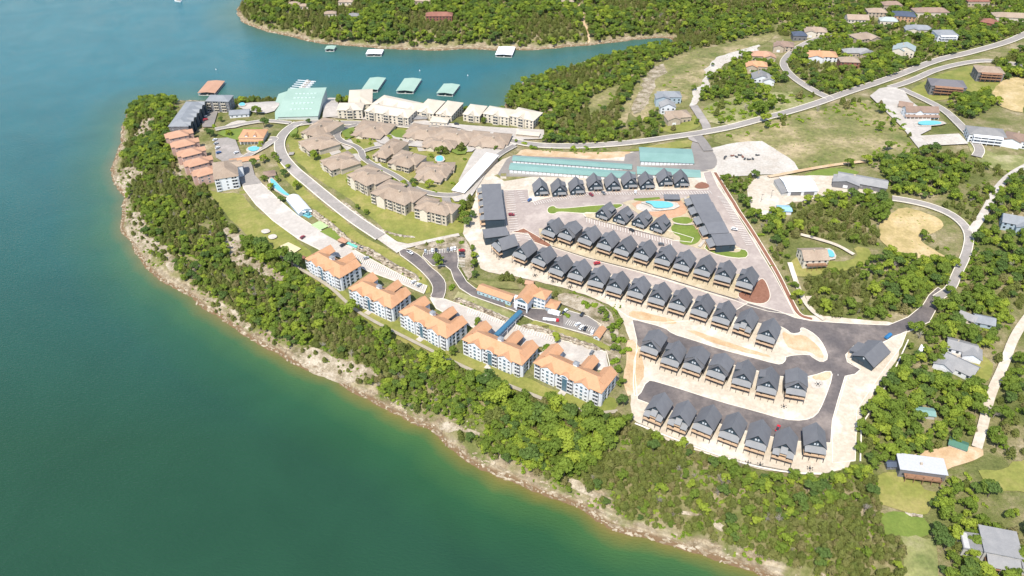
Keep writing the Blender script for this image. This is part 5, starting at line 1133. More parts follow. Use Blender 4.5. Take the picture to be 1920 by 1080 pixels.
def car(u, v, u2, v2, color, kind, label, group=None):
    p, q = P(u, v), P(u2, v2); rz = math.atan2(q[1]-p[1], q[0]-p[0]); key = (color, kind)
    if key not in CARC:
        pm = flatm('paint_' + color.replace(' ', '_'), PAINT[color], .3, sp=.6); t = empty(kind.replace(' ', '_') if kind != 'car' else 'parked_car', (0,0,0), 0, label, kind)
        k, g, L, W_ = car_mesh(color, kind); k.obj('body', [pm, M_wdark], t); g.obj('cabin_glass', M_glass, t)
        for x in (-L*.3, L*.31):
            for y in (-W_/2, W_/2):
                k = MB(); k.tube((x, y-.1, .34), (x, y+.1, .34), .34, 8); k.obj('wheel', M_wdark, t)
        CARC[key] = t
    else: t = copy_tree(CARC[key]); t['label'] = label
    if 'group' in t: del t['group']
    if group: t['group'] = group
    t.location = (*p, float(H(*p)) + .03+.012*LAYER[0]+.05); t.rotation_euler = (0, 0, rz)
CL = [(769,478,775,482,'white','pickup truck','white pickup driving down from the concrete stretch'),
(798,475,798,470,'silver','car','silver car, leftmost in the small dark lot'),(811,474,811,469,'white','car','white car in the small dark lot beside the big tree'),
(818,473,818,468,'black','car','black car behind the big tree in the small dark lot'),(840,472,840,466,'grey','car','grey car next to two white ones in the small dark lot'),
(847,471,847,465,'white','car','white car second from the right in the back row of the small dark lot'),(853,470,853,465,'white','car','white car at the right end of the back row of the small dark lot'),
(866,474,860,474,'red','car','red car in the side bays of the small dark lot'),(866,480,860,480,'black','car','black car in the side bays of the small dark lot'),(866,485,860,485,'grey','car','grey car in the side bays of the small dark lot'),
(1091,594,1094,590,'black','car','black car alone in the office lot'),(1083,613,1086,611,'white','car','white car beside the white van at the lot edge'),(1090,619,1093,616,'white','van','white van at the foot of the office lot'),
(1097,621,1100,617,'black','car','black car beside the white van'),(1110,628,1111,624,'white','car','white car by the small orange shed'),(1057,590,1059,587,'black','car','black car by the moving van'),(1060,587,1063,584,'white','car','white car near the annex'),
(1109,666,1112,661,'grey','car','dark car alone in the lowest condo lot'),(687,488,692,486,'silver','car','silver car in the upper condo lot'),(643,464,646,462,'black','car','black car by the orange shelter'),(680,470,684,471,'blue','car','blue car beside the rock cut'),
(568,449,572,446,'dark red','car','dark red car on the long pale lot'),(776,533,780,530,'white','car','white car, left of the pair at the end of the upper condo lot'),(786,539,790,536,'silver','car','silver car, right of the pair at the end of the upper condo lot'),(755,549,757,547,'black','car','black car behind the second condo block'),
(959,407,964,407,'dark red','van','dark red suv in the west bays'),(993,379,996,377,'blue','car','blue car by the first upper cabin'),(1108,369,1112,371,'dark red','car','dark red car in front of the fourth upper cabin'),(1131,366,1134,368,'grey','car','grey car in front of the upper cabins'),(1191,364,1191,361,'white','car','white car in front of the sixth upper cabin'),
(1376,434,1382,435,'white','van','white van beside the stepped building'),(1239,462,1244,462,'grey','car','grey car behind the eleven cabin row'),(1184,436,1188,438,'black','car','black car in the bays below the pool cabins'),
(1457,808,1460,801,'red','pickup truck','bright red pickup between two lowest cabins'),(1119,498,1123,497,'red','van','red van beside the fifth longest row cabin'),
(411,290,416,288,'blue','car','blue car at the west edge of the orange lot'),(409,281,413,279,'white','car','white car in the orange lot, lower'),(406,273,410,271,'silver','car','silver car in the orange lot'),(404,266,408,264,'white','car','white car in the orange lot, upper'),(444,290,448,288,'white','car','white car across the orange lot'),
(386,228,390,227,'red','car','red car in the slate condo court'),(384,222,388,221,'white','car','white car in the slate condo court'),(388,215,392,214,'silver','car','silver car in the slate condo court'),
(1677,229,1679,226,'blue','car','blue car on the clubhouse lot'),(748,229,753,229,'silver','car','silver car before the long cream block'),(700,226,706,226,'grey','car','grey car before the cream condos'),(856,236,861,236,'black','car','black car on the cream condo lane'),
(1862,75,1868,73,'black','car','black car by the dark red house'),(1778,545,1783,543,'white','car','white car under the trees at the lane end'),(1240,463,1240,463,'black','car','x')][:-1]
for c in CL: car(*c)
def trailer(u, v, u2, v2, c1, label, L=7, W_=2.4, Hh=2.6, cab=None, cat='camper', name='camper'):
    p, q = P(u, v), P(u2, v2); rz = math.atan2(q[1]-p[1], q[0]-p[0]); t = empty(name, (*p, float(H(*p))+.9), rz, label, cat)
    k = MB(); k.box(-L/2, L/2, -W_/2, W_/2, .5, Hh); k.obj('body', c1, t)
    for x in (-L*.2, L*.3):
        for y in (-W_/2, W_/2): k = MB(); k.tube((x, y-.12, .4), (x, y+.12, .4), .42, 8); k.obj('wheel', M_wdark, t)
    if cab:
        k = MB(); k.box(L/2+.1, L/2+2, -W_/2+.1, W_/2-.1, .5, 2.1); k.obj('cab', cab, t)
        k = MB(); k.box(L/2+1.3, L/2+2.03, -W_/2+.25, W_/2-.25, 1.3, 2.0); k.obj('windscreen', M_glass, t)
    else:
        k = MB(); k.box(-1, 1, -W_/2-.03, -W_/2+.02, 1.5, 2.1); k.obj('window', M_glass, t)
        k = MB(); k.box(L/2, L/2+1.2, -.1, .1, .5, .6); k.obj('hitch', M_metal, t)
trailer(1041,592,1033,590, M_whroof, 'white box moving van in front of the annex', 6.5, 2.4, 3.2, M_whroof, 'van', 'moving_van')
trailer(1030,603,1040,604, M_whroof, 'white trailer with a red nose on the office lane', 9, 1.8, 1.6, flatm('paint_red', PAINT['red'], .3), 'trailer', 'trailer')
trailer(1725,660,1729,652, M_whroof, 'white camper in the trees below the gatehouse')
trailer(1737,548,1742,545, M_metal, 'dark camper at the lane end') if False else None
M_rig = flatm('blue_machine', (.03, .16, .34), .5)
p = P(1664, 634); t = empty('utility_trailer', (*p, float(H(*p))+.9), R(40), 'blue covered utility trailer beside the gatehouse', 'trailer')
k = MB(); k.box(-3, 3, -1.2, 1.2, .5, 1.2); k.gwall(-2.8, 2.8, -1.1, 1.1, 1.2, 1.7, 2.3, 'x'); k.obj('body', M_rig, t)
for x in (-.6, .8):
    for y in (-1.25, 1.25): k = MB(); k.tube((x, y-.12, .4), (x, y+.12, .4), .4, 8); k.obj('wheel', M_wdark, t)
for i, (u, v, c) in enumerate([(1360,296,'metal'),(1373,294,'red'),(1380,296,'metal'),(1387,293,'metal'),(1392,296,'red'),(1396,300,'metal'),(1404,301,'metal'),(1411,300,'metal'),(1420,293,'metal'),(1358,299,'metal')]):
    p = P(u, v); t = empty('equipment_trailer', (*p, float(H(*p))+.85), random.uniform(0, 3), ('dark' if c == 'metal' else 'rusty red') + f' flatbed trailer, {ORD[sorted([1360,1373,1380,1387,1392,1396,1404,1411,1420,1358]).index(u)]} from the left on the white gravel lot', 'trailer', 'trailers on the white gravel lot'); t.scale = (.75, .75, .75)
    k = MB(); k.box(-2.6, 2.6, -1, 1, .6, .8); k.box(-2.6, -1, -1, 1, .8, 1.6); k.obj('bed', M_metal if c == 'metal' else M_redr, t)
    for y in (-1.1, 1.1): k = MB(); k.tube((0, y-.12, .4), (0, y+.12, .4), .4, 8); k.obj('wheel', M_wdark, t)
# ------------------------------------------------------------------ rock cuts, stones and walls
def rock_band(px, hgt, label, wd=4.0, seed=1):
    line = chaikin(PP(px), 2, False); rng = np.random.default_rng(seed); q = []
    for a, b in zip(line[:-1], line[1:]):
        n = max(1, int(np.hypot(*(b-a))/1.3)); q += [a+(b-a)*i/n for i in range(n)]
    q = np.array(q); t = np.gradient(q, axis=0); t /= np.hypot(*t.T)[:, None]+1e-9; nn = np.stack([t[:, 1], -t[:, 0]], 1)
    nn = np.where(nn[:, 1:] > 0, -nn, nn)        # towards the lower, lake side
    rows = 8; vs = []; n = len(q)
    for i in range(n):
        z0 = float(H(*q[i])); e = min(1, i/4, (n-1-i)/4)
        for r in range(rows+1):
            f = r/rows; off = wd*(1-f)*.55 + rng.normal(0, .45)*(0 < r < rows) + (.5 if r % 2 else -.2)
            if r == rows: off = -1.5
            h = hgt*e*min(1, f*1.25) + rng.normal(0, .22)*(r > 0)
            p = q[i] + nn[i]*off; vs.append((p[0], p[1], z0-.6+max(h, 0) if r < rows else z0-.3+hgt*e*.55))
    fs = [(i*(rows+1)+r, (i+1)*(rows+1)+r, (i+1)*(rows+1)+r+1, i*(rows+1)+r+1) for i in range(n-1) for r in range(rows)]
    me = bpy.data.meshes.new('rock_cut'); me.from_pydata(vs, [], fs); me.materials.append(M_cut); setp(place('rock_cut', me), label, 'rock face', kind='structure')
M_cut = mat('cut_limestone', (.16, .12, .08), (.42, .35, .26), .3, .95, (.6, .53, .43), fine=.5, lo=.36, hi=.6, bmp=.8)
rock_band([(583,397),(600,410),(625,428),(648,450),(668,466),(690,472),(712,485),(735,500),(762,514),(790,526)], 6.0, 'jagged limestone cut above the upper condo lot', 4, 1)
rock_band([(850,560),(880,573),(915,587),(950,602),(975,610)], 4.5, 'limestone cut left of the covered bridge', 3.5, 2)
rock_band([(975,612),(1010,620),(1050,634),(1090,648),(1135,660)], 5.5, 'limestone cut below the office lot', 4, 3)
rock_band([(800,466),(825,461),(850,458),(862,462)], 2, 'low stone bank above the small dark lot', 3, 4)
rock_band([(1690,962),(1715,966),(1742,968)], 1.2, 'low dry stone wall under the round lawn', 1.5, 5)
rock_band([(600,385),(632,420),(665,440)], 1.0, 'low stone ledge on the verge', 2, 6) if False else None
rock_band([(640,375),(668,400),(700,425),(735,440),(790,447)], .9, 'low stone ledge along the villa lawn', 2, 7)
def fence(px, label, gap=3.0, h=1.1, m=None, name='fence'):
    line = PP(px); t = empty(name, (*line[0], float(H(*line[0]))+.5), 0, label, name.replace('_', ' ')); q = []
    for a, b in zip(line[:-1], line[1:]):
        n = max(1, int(np.hypot(*(b-a))/gap)); q += [a+(b-a)*i/n for i in range(n)]
    q.append(line[-1]); z = [float(H(*p))+.5 for p in q]; o = t.location
    pm = None; k = MB()
    for i in range(len(q)-1):
        for zz in (h*.35, h*.65, h*.98):
            k.tube((q[i][0]-o[0], q[i][1]-o[1], z[i]+zz-o[2]), (q[i+1][0]-o[0], q[i+1][1]-o[1], z[i+1]+zz-o[2]), .06, 4)
    k.obj('rail', m or M_metal, t)
    pk = MB(); pk.box(-.07, .07, -.07, .07, -1.5, h); pme = pk.mesh('post', m or M_metal)
    for i in range(0, len(q), max(1, len(q)//90)): place('post', pme, t, (q[i][0]-o[0], q[i][1]-o[1], z[i]-o[2]))
fence([(1035,464),(1100,485),(1232,519),(1330,549),(1384,565)], 'dark metal fence between the two long cabin rows')
fence([(1096,409),(1150,423),(1210,439),(1262,451)], 'dark metal fence in front of the four pool cabins', 3.2)
fence([(1194,795),(1240,815),(1300,838),(1350,857),(1400,871),(1480,886)], 'wire fence along the edge above the bluff wood', 4)
fence([(1640,770),(1655,740),(1680,700),(1700,650)], 'fence on the pale wall right of the gatehouse apron', 4)
kerb_line(PP([(1612,868),(1614,800),(1640,760),(1672,705),(1702,640)]), .7, .6, False, 'pale retaining wall right of the gatehouse apron', 'retaining_wall', 1.0)
kerb_line(PP([(1160,590),(1180,600),(1192,640),(1190,690)]), .5, .5, False, 'pale retaining wall left of the upper asphalt lane', 'retaining_wall', .8) if False else None
# ------------------------------------------------------------------ trees: shared crown and trunk meshes
def leafball(rng, blobs, nleaf, size, jit=.25):
    vs = []; fs = []
    w_ = np.array([b[3]**2 for b in blobs]); w_ /= w_.sum()
    for b in rng.choice(len(blobs), nleaf, p=w_):
        cx, cy, cz, r, sz = blobs[b]
        d = rng.normal(0, 1, 3); d /= np.linalg.norm(d)
        if d[2] < -.35: d[2] *= -1
        rr = r*(1-abs(rng.normal(0, jit))); p = np.array([cx, cy, cz]) + d*rr*np.array([1, 1, sz])
        n = d + rng.normal(0, .45, 3) + (0, 0, .35); n /= np.linalg.norm(n); u = np.cross(n, rng.normal(0, 1, 3)); u /= np.linalg.norm(u); v = np.cross(n, u)
        s = size*rng.uniform(.6, 1.35); a = s*rng.uniform(.6, 1); k = len(vs)
        vs += [tuple(p-u*s), tuple(p-v*a+n*s*.15), tuple(p+u*s), tuple(p+v*a+n*s*.15)]; fs.append((k, k+1, k+2, k+3))
    return vs, fs
def trunk_mb(h, r, blobs, rng):
    k = MB(); k.tube((0,0,-1), (0,0,h*.45), r, 6, r*.7)
    for b in blobs[:5]: k.tube((0,0,h*.38), (b[0]*.8, b[1]*.8, b[2]), r*.5, 4, r*.15)
    return k
PRO = {}
def proto(kind, i, blobs, nleaf, size, h, r, m, seed, jit=.25):
    rng = np.random.default_rng(seed); vs, fs = leafball(rng, blobs, nleaf, size, jit)
    k = MB(); k.v = vs; k.f = fs; k.m = [0]*len(fs); cm = k.mesh('crown', m); tm = trunk_mb(h, r, blobs, rng).mesh('trunk', M_trunk)
    PRO.setdefault(kind, []).append((cm, tm))
for i in range(6):
    rng = np.random.default_rng(40+i); bl = [(0, 0, 6.2, 2.6, .75)]
    for j in range(9):
        a = rng.uniform(0, 6.28); q = rng.uniform(1.2, 3.9); bl.append((q*math.cos(a), q*math.sin(a), rng.uniform(3.4, 7.6)-q*.3, rng.uniform(.8, 1.9), .8))
    bl.sort(key=lambda b: -b[3]); proto('broad', i, bl, 620, .52, 9, .28, M_leaf if i < 5 else M_dark, 60+i)
for i in range(5):
    rng = np.random.default_rng(80+i); bl = []; hh = rng.uniform(6, 7.5)
    for j in range(9):
        f = j/8; q = rng.uniform(0, .8)*(1-f*.6); a = rng.uniform(0, 6.28); bl.append((q*math.cos(a)*1.4, q*math.sin(a)*1.4, 1.3+f*(hh-2), 2.3*(1-f)**.6+.5, 1.0))
    proto('cedar', i, bl, 520, .46, hh, .2, M_ced, 90+i, .3)
for i in range(3):
    rng = np.random.default_rng(120+i); bl = [(rng.normal(0, .7), rng.normal(0, .7), rng.uniform(.4, 1.0), rng.uniform(.7, 1.1), .8) for _ in range(4)]
    proto('shrub', i, bl, 170, .32, 1.2, .08, M_shr, 130+i)
def bare_mb(seed):
    rng = np.random.default_rng(seed); k = MB(); k.tube((0,0,-1), (0,0,3), .22, 5, .15)
    for _ in range(16):
        a = rng.uniform(0, 6.28); e = rng.uniform(.5, 1.3); L = rng.uniform(2, 4); p = Vector((0,0,rng.uniform(1.8, 3))); d = Vector((math.cos(a)*math.cos(e), math.sin(a)*math.cos(e), math.sin(e))); q = p + d*L; k.tube(p, q, .1, 4, .04)
        for _ in range(4):
            d2 = (d + Vector(rng.normal(0, .6, 3))).normalized(); s_ = p + d*L*rng.uniform(.4, 1); k.tube(s_, s_+d2*rng.uniform(.8, 1.6), .05, 3, .02)
    return k
for i in range(2):
    k = bare_mb(150+i); e = MB(); e.tube((0,0,-1), (0,0,2), .25, 5, .2); PRO.setdefault('bare', []).append((k.mesh('crown', M_bare), e.mesh('trunk', M_bare)))
k = MB(); rng = np.random.default_rng(5)
def rock_mb(seed, sx, sy, sz):
    rng = np.random.default_rng(seed); k = MB(); n = 9; vs = []
    for r, (f, z) in enumerate(((1, -.5), (1.05, .15), (.85, .5))):
        for j in range(n):
            a = 6.283*j/n; q = f*rng.uniform(.75, 1.1); vs.append((q*sx*math.cos(a), q*sy*math.sin(a), z*sz+rng.normal(0, .05)))
    fs = [(r*n+j, r*n+(j+1) % n, (r+1)*n+(j+1) % n, (r+1)*n+j) for r in range(2) for j in range(n)] + [tuple(range(2*n, 3*n))]
    k.add(vs, fs); return k
M_shoreR = mat('shore_rock', (.17, .12, .07), (.34, .27, .18), .25, .95, (.5, .43, .32), fine=.45, lo=.35, hi=.62)
ROCKS = [rock_mb(1, 2.4, .9, .9).mesh('rock', M_shoreR), rock_mb(2, 1.2, .8, .8).mesh('rock', M_shoreR), rock_mb(3, 3.6, 1.0, .6).mesh('rock', M_shoreR), rock_mb(4, .8, .7, .7).mesh('rock', M_shoreR)]
# ------------------------------------------------------------------ scattering on the ground
CLEARB = [(p, p.min(0), p.max(0)) for p in CLEAR + FOOT]
def free(pts, extra=0):
    ok = np.ones(len(pts), bool)
    for p, lo, hi in CLEARB:
        m = ok & (pts[:, 0] > lo[0]) & (pts[:, 0] < hi[0]) & (pts[:, 1] > lo[1]) & (pts[:, 1] < hi[1])
        if m.any():
            idx = np.nonzero(m)[0]; ok[idx[inside(p, pts[idx])]] = False
    return ok
def jitter(poly, sp, rng):
    lo, hi = poly.min(0), poly.max(0); xs = np.arange(lo[0], hi[0], sp); ys = np.arange(lo[1], hi[1], sp)
    g = np.stack(np.meshgrid(xs, ys, indexing='ij'), -1).reshape(-1, 2) + rng.uniform(-.5, .5, (len(xs)*len(ys), 2))*sp*.95
    return g[inside(poly, g)] if len(g) else g
def nz(p, s, ph=0): return .5 + .25*(np.sin(p[:, 0]/s+ph)*np.cos(p[:, 1]/s*1.3+ph*2) + np.sin((p[:, 0]+p[:, 1])/s*.7+ph*3)*np.cos((p[:, 0]-1.3*p[:, 1])/s*.45+ph))
TREES = []      # x, y, kind, scale
def wood(px, sp, mixw, seed, sc=1.0, dens=1.0, gap=0.0, world=None, respect=True, dmin=2):
    rng = np.random.default_rng(seed); poly = PP(px) if world is None else world
    p = jitter(poly, sp, rng)
    if not len(p): return
    d = bil(SDG, p[:, 0], p[:, 1]); ok = (d > dmin) & (rng.uniform(0, 1, len(p)) < dens)
    if respect: ok &= free(p)
    if gap: ok &= nz(p, 9, seed) > gap
    p = p[ok]; d = d[ok]; kinds = ['broad', 'cedar', 'shrub', 'bare']
    cl = nz(p, 26, seed*1.7)
    for q, c in zip(p, cl):
        w_ = np.array(mixw, float).copy(); w_[0] *= (.15+1.7*c)**3; w_[1] *= (1.85-1.7*c)**3; w_ /= w_.sum()
        k = kinds[rng.choice(4, p=w_)]; TREES.append((q[0], q[1], k, sc*rng.uniform(.5, 1.25)*(1 if k != 'shrub' else 1.2)))
B = [(235,200),(262,196),(320,192),(330,240),(318,262),(345,325),(372,338),(388,352),(405,385),(430,425),(470,455),(520,486),(570,516),(630,568),(690,612),(760,650),(850,692),(940,728),(1045,768),(1120,784),(1160,778),(1185,800),(1250,826),(1330,860),(1440,896),(1545,900),(1610,880),(1650,905),(1655,960),(1690,1010),(1695,1120),(1450,1095),(1420,1066),(1330,1034),(1240,998),(1130,962),(1060,922),(985,892),(900,858),(840,824),(760,772),(690,730),(640,700),(560,664),(500,636),(450,596),(400,562),(350,530),(305,490),(272,445),(250,400),(228,350),(230,300),(240,262),(236,240)]
wood(B, 3.2, (.9, 2.8, .8, .16), 1, .78, .95, .16, dmin=8)
wood(B, 3.4, (.5, .6, 3, .1), 2, .8, .55, .35, dmin=3.5)
BB = [(1640,1150),(1500,1100),(1425,1077),(1240,1012),(1060,938),(915,878),(800,810),(690,748),(560,690),(450,624),(350,560),(262,482),(222,380),(212,300),(226,240),(262,240),(262,380),(310,470),(450,580),(600,660),(800,780),(1000,880),(1200,960),(1450,1050),(1640,1080)]
wood(None, 3.4, (.25, .3, 3, .15), 33, .62, .5, .45, world=flat(BB), dmin=4)
wood([(400,385),(430,430),(480,462),(560,510),(640,575),(700,620),(800,672),(900,715),(1000,755),(1120,784),(1100,830),(1000,820),(940,765),(800,700),(700,645),(600,580),(500,505),(440,465)], 2.8, (.12, .02, 3, 0), 3, 1.5, .9, .2)
wood([(960,750),(1110,790),(1160,800),(1130,870),(1060,900),(960,860),(900,800)], 3.4, (.6, .1, 3, 0), 31, 1.5, .9)
wood([(240,196),(330,188),(335,215),(330,260),(300,280),(240,250)], 5, (2.5, 1, .5, 0), 4, .9, .8)
wood([(432,172),(520,176),(522,190),(440,190)], 4.5, (2, 1, 0, 0), 5, .85, world=PP([(438,196),(520,198),(522,186),(440,186)]), dmin=1)
wood([(612,178),(700,186),(800,196),(945,212),(945,222),(860,214),(780,206),(700,196),(650,194),(612,196)], 3.4, (2, 1.2, 0, 0), 6, .85, dmin=.5)
wood([(935,185),(950,185),(958,172),(1030,142),(1075,128),(1170,102),(1262,84),(1262,72),(1350,64),(1440,52),(1450,60),(1380,76),(1290,96),(1236,118),(1200,155),(1180,200),(1172,242),(1180,268),(1100,272),(1020,270),(1010,240),(1005,215),(960,205)], 5.0, (2.2, 1.2, .1, .03), 7, .92, .95, dmin=2)
wood([(1195,212),(1232,205),(1235,240),(1250,262),(1180,268),(1175,245)], 5, (2, 1, .5, 0), 8, .8, .8)
# far shore wood, reaching past the top of the picture
far = np.vstack([flat([(442,22),(460,50),(540,72),(650,88),(790,96),(940,94),(1105,86),(1180,78),(1262,72)]), PP([(1350,62),(1440,50),(1520,30),(1570,-5),(1600,-60)]), flat([(1300,-70),(900,-70),(480,-70)])])
wood(None, 5.4, (2.2, 1.5, .05, .04), 9, 1.05, .98, world=far, dmin=5)
wood([(1440,60),(1560,10),(1650,-60),(1930,-60),(1930,60),(1870,78),(1800,97),(1700,136),(1640,155),(1575,180),(1556,182),(1520,164),(1490,142),(1476,122),(1490,100),(1540,80),(1530,66),(1475,72)], 5.6, (2.6, .5, .2, .02), 10, 1.0, .93, .16)
wood([(1310,190),(1330,150),(1380,112),(1412,100),(1440,110),(1458,140),(1480,152),(1440,172),(1380,180),(1345,188)], 5, (2.5, .5, .4, 0), 11, .9, .85)
def scrub(px, sp, seed, dens=.5, sc=1.0, w=(.25,.25,3,.05)): wood(px, sp, w, seed, sc, dens, .3, respect=False)
scrub([(1316,205),(1400,180),(1530,180),(1440,214),(1350,234)], 5, 12, .75, 1.4)
scrub([(1340,262),(1450,225),(1600,190),(1650,186),(1700,240),(1725,280),(1690,296),(1640,250),(1580,220),(1450,240),(1380,262)], 6, 13, .5, 1.1)
scrub([(1440,290),(1500,318),(1590,308),(1700,296),(1690,270),(1560,300)], 6, 14, .3, 1.0)
scrub([(1100,205),(1160,165),(1150,210)], 9, 15, .4)
scrub([(1200,200),(1300,110),(1440,66),(1360,120),(1300,190)], 8, 16, .25, .9)
wood([(1862,118),(1930,85),(1930,165),(1885,170)], 5, (3, .5, .2, 0), 17, 1, .9)
wood([(1775,200),(1800,170),(1862,162),(1880,185),(1850,215),(1810,225)], 5, (2.5, 1, .3, 0), 18, .9, .9)
wood([(1610,300),(1640,286),(1690,290),(1740,278),(1800,290),(1832,300),(1822,335),(1790,350),(1760,375),(1700,374),(1650,350),(1640,320)], 5, (3, .6, .3, .03), 19, 1.0, .95, .12)
wood([(1350,318),(1400,316),(1452,325),(1430,335),(1395,350),(1405,395),(1440,400),(1450,440),(1475,480),(1492,555),(1515,592),(1490,575),(1440,465),(1400,405),(1352,342)], 4.6, (1.6, 1.2, 1, .2), 20, .85, .9, .1)
wood([(1430,400),(1480,392),(1530,376),(1600,370),(1655,372),(1668,395),(1655,430),(1672,462),(1610,462),(1560,452),(1500,445),(1470,470)], 5, (3, .7, .2, .05), 21, .98, .97)
wood([(1502,525),(1560,508),(1620,498),(1680,478),(1740,492),(1790,498),(1778,540),(1740,552),(1700,592),(1660,606),(1550,600),(1525,590),(1500,550)], 5, (3, .8, .2, .05), 22, .98, .97)
wood([(1672,448),(1700,440),(1760,440),(1790,480),(1740,500),(1690,480)], 5, (1, 1, 1, .3), 23, .8, .5)
wood([(1760,385),(1840,360),(1870,340),(1850,400),(1815,430),(1790,400)], 5, (1.5, 1.5, .5, .2), 24, .8, .8, .1)
wood([(1880,335),(1930,322),(1930,410),(1880,405),(1850,430),(1860,380)], 5, (2, 1, .5, .1), 25, .9, .8, .1)
wood([(1825,445),(1860,425),(1930,435),(1930,580),(1890,590),(1840,560),(1800,545),(1800,515),(1822,480)], 5, (2.5, .6, .6, .1), 26, .95, .8, .15)
wood([(1765,560),(1830,545),(1880,570),(1895,610),(1880,650),(1872,690),(1850,665),(1815,655),(1785,650),(1765,670),(1760,700),(1715,680),(1700,655),(1720,612)], 5, (2.8, .5, .5, .15), 27, 1.0, .9, .1)
wood([(1690,680),(1760,705),(1790,705),(1818,712),(1845,740),(1832,830),(1800,835),(1740,848),(1690,866),(1655,870),(1600,895),(1590,870),(1606,800),(1620,785),(1650,740)], 5, (3, .6, .3, .05), 28, 1.05, .97)
wood([(1870,740),(1890,690),(1930,650),(1930,880),(1870,860),(1845,840)], 5, (2.5, .6, .6, .2), 29, 1.0, .75, .15)
wood([(1740,1000),(1748,955),(1770,900),(1800,885),(1845,900),(1870,950),(1920,925),(1940,1120),(1740,1120)], 5, (3, .3, .5, .15), 30, 1.05, .75, .2)
wood([(1760,340),(1850,300),(1925,300),(1900,322),(1860,345),(1830,390),(1790,380)], 6, (1, 1, 1.5, .1), 32, .9, .5, .2)
# single garden trees
GARDEN = [(590,300,'broad',1.25),(618,274,'broad',.9),(638,280,'cedar',.9),(636,236,'broad',.6),(660,254,'broad',.6),(671,266,'shrub',1.5),(732,264,'broad',.8),(752,276,'cedar',1.3),(826,290,'broad',1.05),(836,288,'cedar',1.2),(866,284,'cedar',1.4),(733,346,'broad',.95),(741,350,'broad',.85),(758,352,'broad',.85),(777,348,'broad',.85),(806,352,'broad',.9),(795,376,'broad',1.05),(671,392,'broad',.6),(689,402,'broad',.6),
 (862,402,'broad',1.1),(870,415,'broad',1.15),(880,425,'broad',1.1),(868,392,'broad',1.0),(878,390,'cedar',1.1),(882,378,'cedar',1.0),(886,408,'broad',.9),(475,314,'broad',1.0),(496,305,'broad',.95),(522,305,'broad',.8),(515,296,'broad',.7),(490,275,'broad',.8),(430,256,'broad',.9),(395,258,'broad',1.0),(388,252,'broad',.8),(496,240,'broad',1.2),(482,216,'broad',1.15),(416,228,'broad',.7),(401,238,'shrub',1.8),(555,262,'broad',.8),(580,232,'broad',.7),
 (532,332,'broad',.95),(520,340,'broad',.7),(557,355,'broad',1.0),(496,340,'broad',.8),(508,358,'broad',.85),(526,380,'broad',.7),(540,318,'broad',.7),(820,500,'broad',1.35),(848,540,'shrub',2),(896,610,'broad',.75),(1043,641,'broad',.85),(849,664,'broad',.85),(1024,655,'shrub',2.2),(941,526,'cedar',.95),(951,524,'cedar',1.1),(960,527,'cedar',.9),(975,530,'cedar',.8),(983,534,'cedar',.6),(1042,555,'cedar',.7),(1061,592,'shrub',1.6),
 (664,493,'broad',.6),(672,499,'broad',.55),(887,470,'broad',.6),(888,484,'broad',.7),(888,502,'broad',.8),(892,520,'broad',.7),(1100,575,'shrub',2.2),(1112,576,'shrub',2),(1128,588,'broad',.8),(1135,600,'broad',.8),(1146,622,'broad',.75),(1150,640,'broad',.75),(1152,660,'broad',.8),(1155,680,'shrub',2.2),(1160,700,'broad',.7),(1165,722,'broad',.7),(1168,762,'broad',.95),(1160,612,'shrub',2.4),(1164,640,'shrub',2.2),(1170,660,'shrub',2),
 (968,268,'broad',.5),(1135,268,'cedar',.8),(1262,245,'cedar',1.0),(1240,238,'broad',.8),(1306,232,'broad',.7),(940,222,'broad',.6),(906,232,'broad',.75),(865,458,'shrub',1.6),(800,461,'cedar',.5),(824,456,'shrub',1.8),(985,272,'shrub',2),(1000,280,'shrub',1.8),(1590,314,'broad',1.0),(480,263,'shrub',1.5),(700,262,'shrub',2),(870,300,'shrub',1.3),(1075,282,'shrub',2),(1100,280,'shrub',1.8)]
rngG = np.random.default_rng(5)
def elev(x, y): return float(H(x, y))
def single(kind, x, y, s, label, group, rng, cat=None):
    cm, tm = PRO[kind][rng.integers(len(PRO[kind]))]
    nm = {'broad': 'broadleaf_tree', 'cedar': 'cedar_tree', 'shrub': 'shrub', 'bare': 'bare_tree'}[kind]
    t = empty(nm, (x, y, elev(x, y)), rng.uniform(0, 6.28), label, cat or nm.replace('_', ' '), group); t.scale = (s, s, s*rng.uniform(.9, 1.1))
    place('crown', cm, t)
    if kind != 'shrub': place('trunk', tm, t)
rngT = np.random.default_rng(77)
for u, v in ((652,262),(646,292),(660,300),(690,300),(716,324),(724,302),(742,282),(760,290),(770,318),(790,300),(808,296),(812,316),(776,262),(700,244),(720,240),(845,262),(850,275),(776,352),(815,362),(850,345),(700,345),(730,372),(765,378),(640,322),(652,340),(616,300),(598,262),(606,278),(876,262),(930,282),(946,270),(694,270),(640,300)):
    GARDEN.append((u, v, 'shrub' if (u*7+v) % 3 else 'broad', .55 if not (u*7+v) % 3 else 1.3))
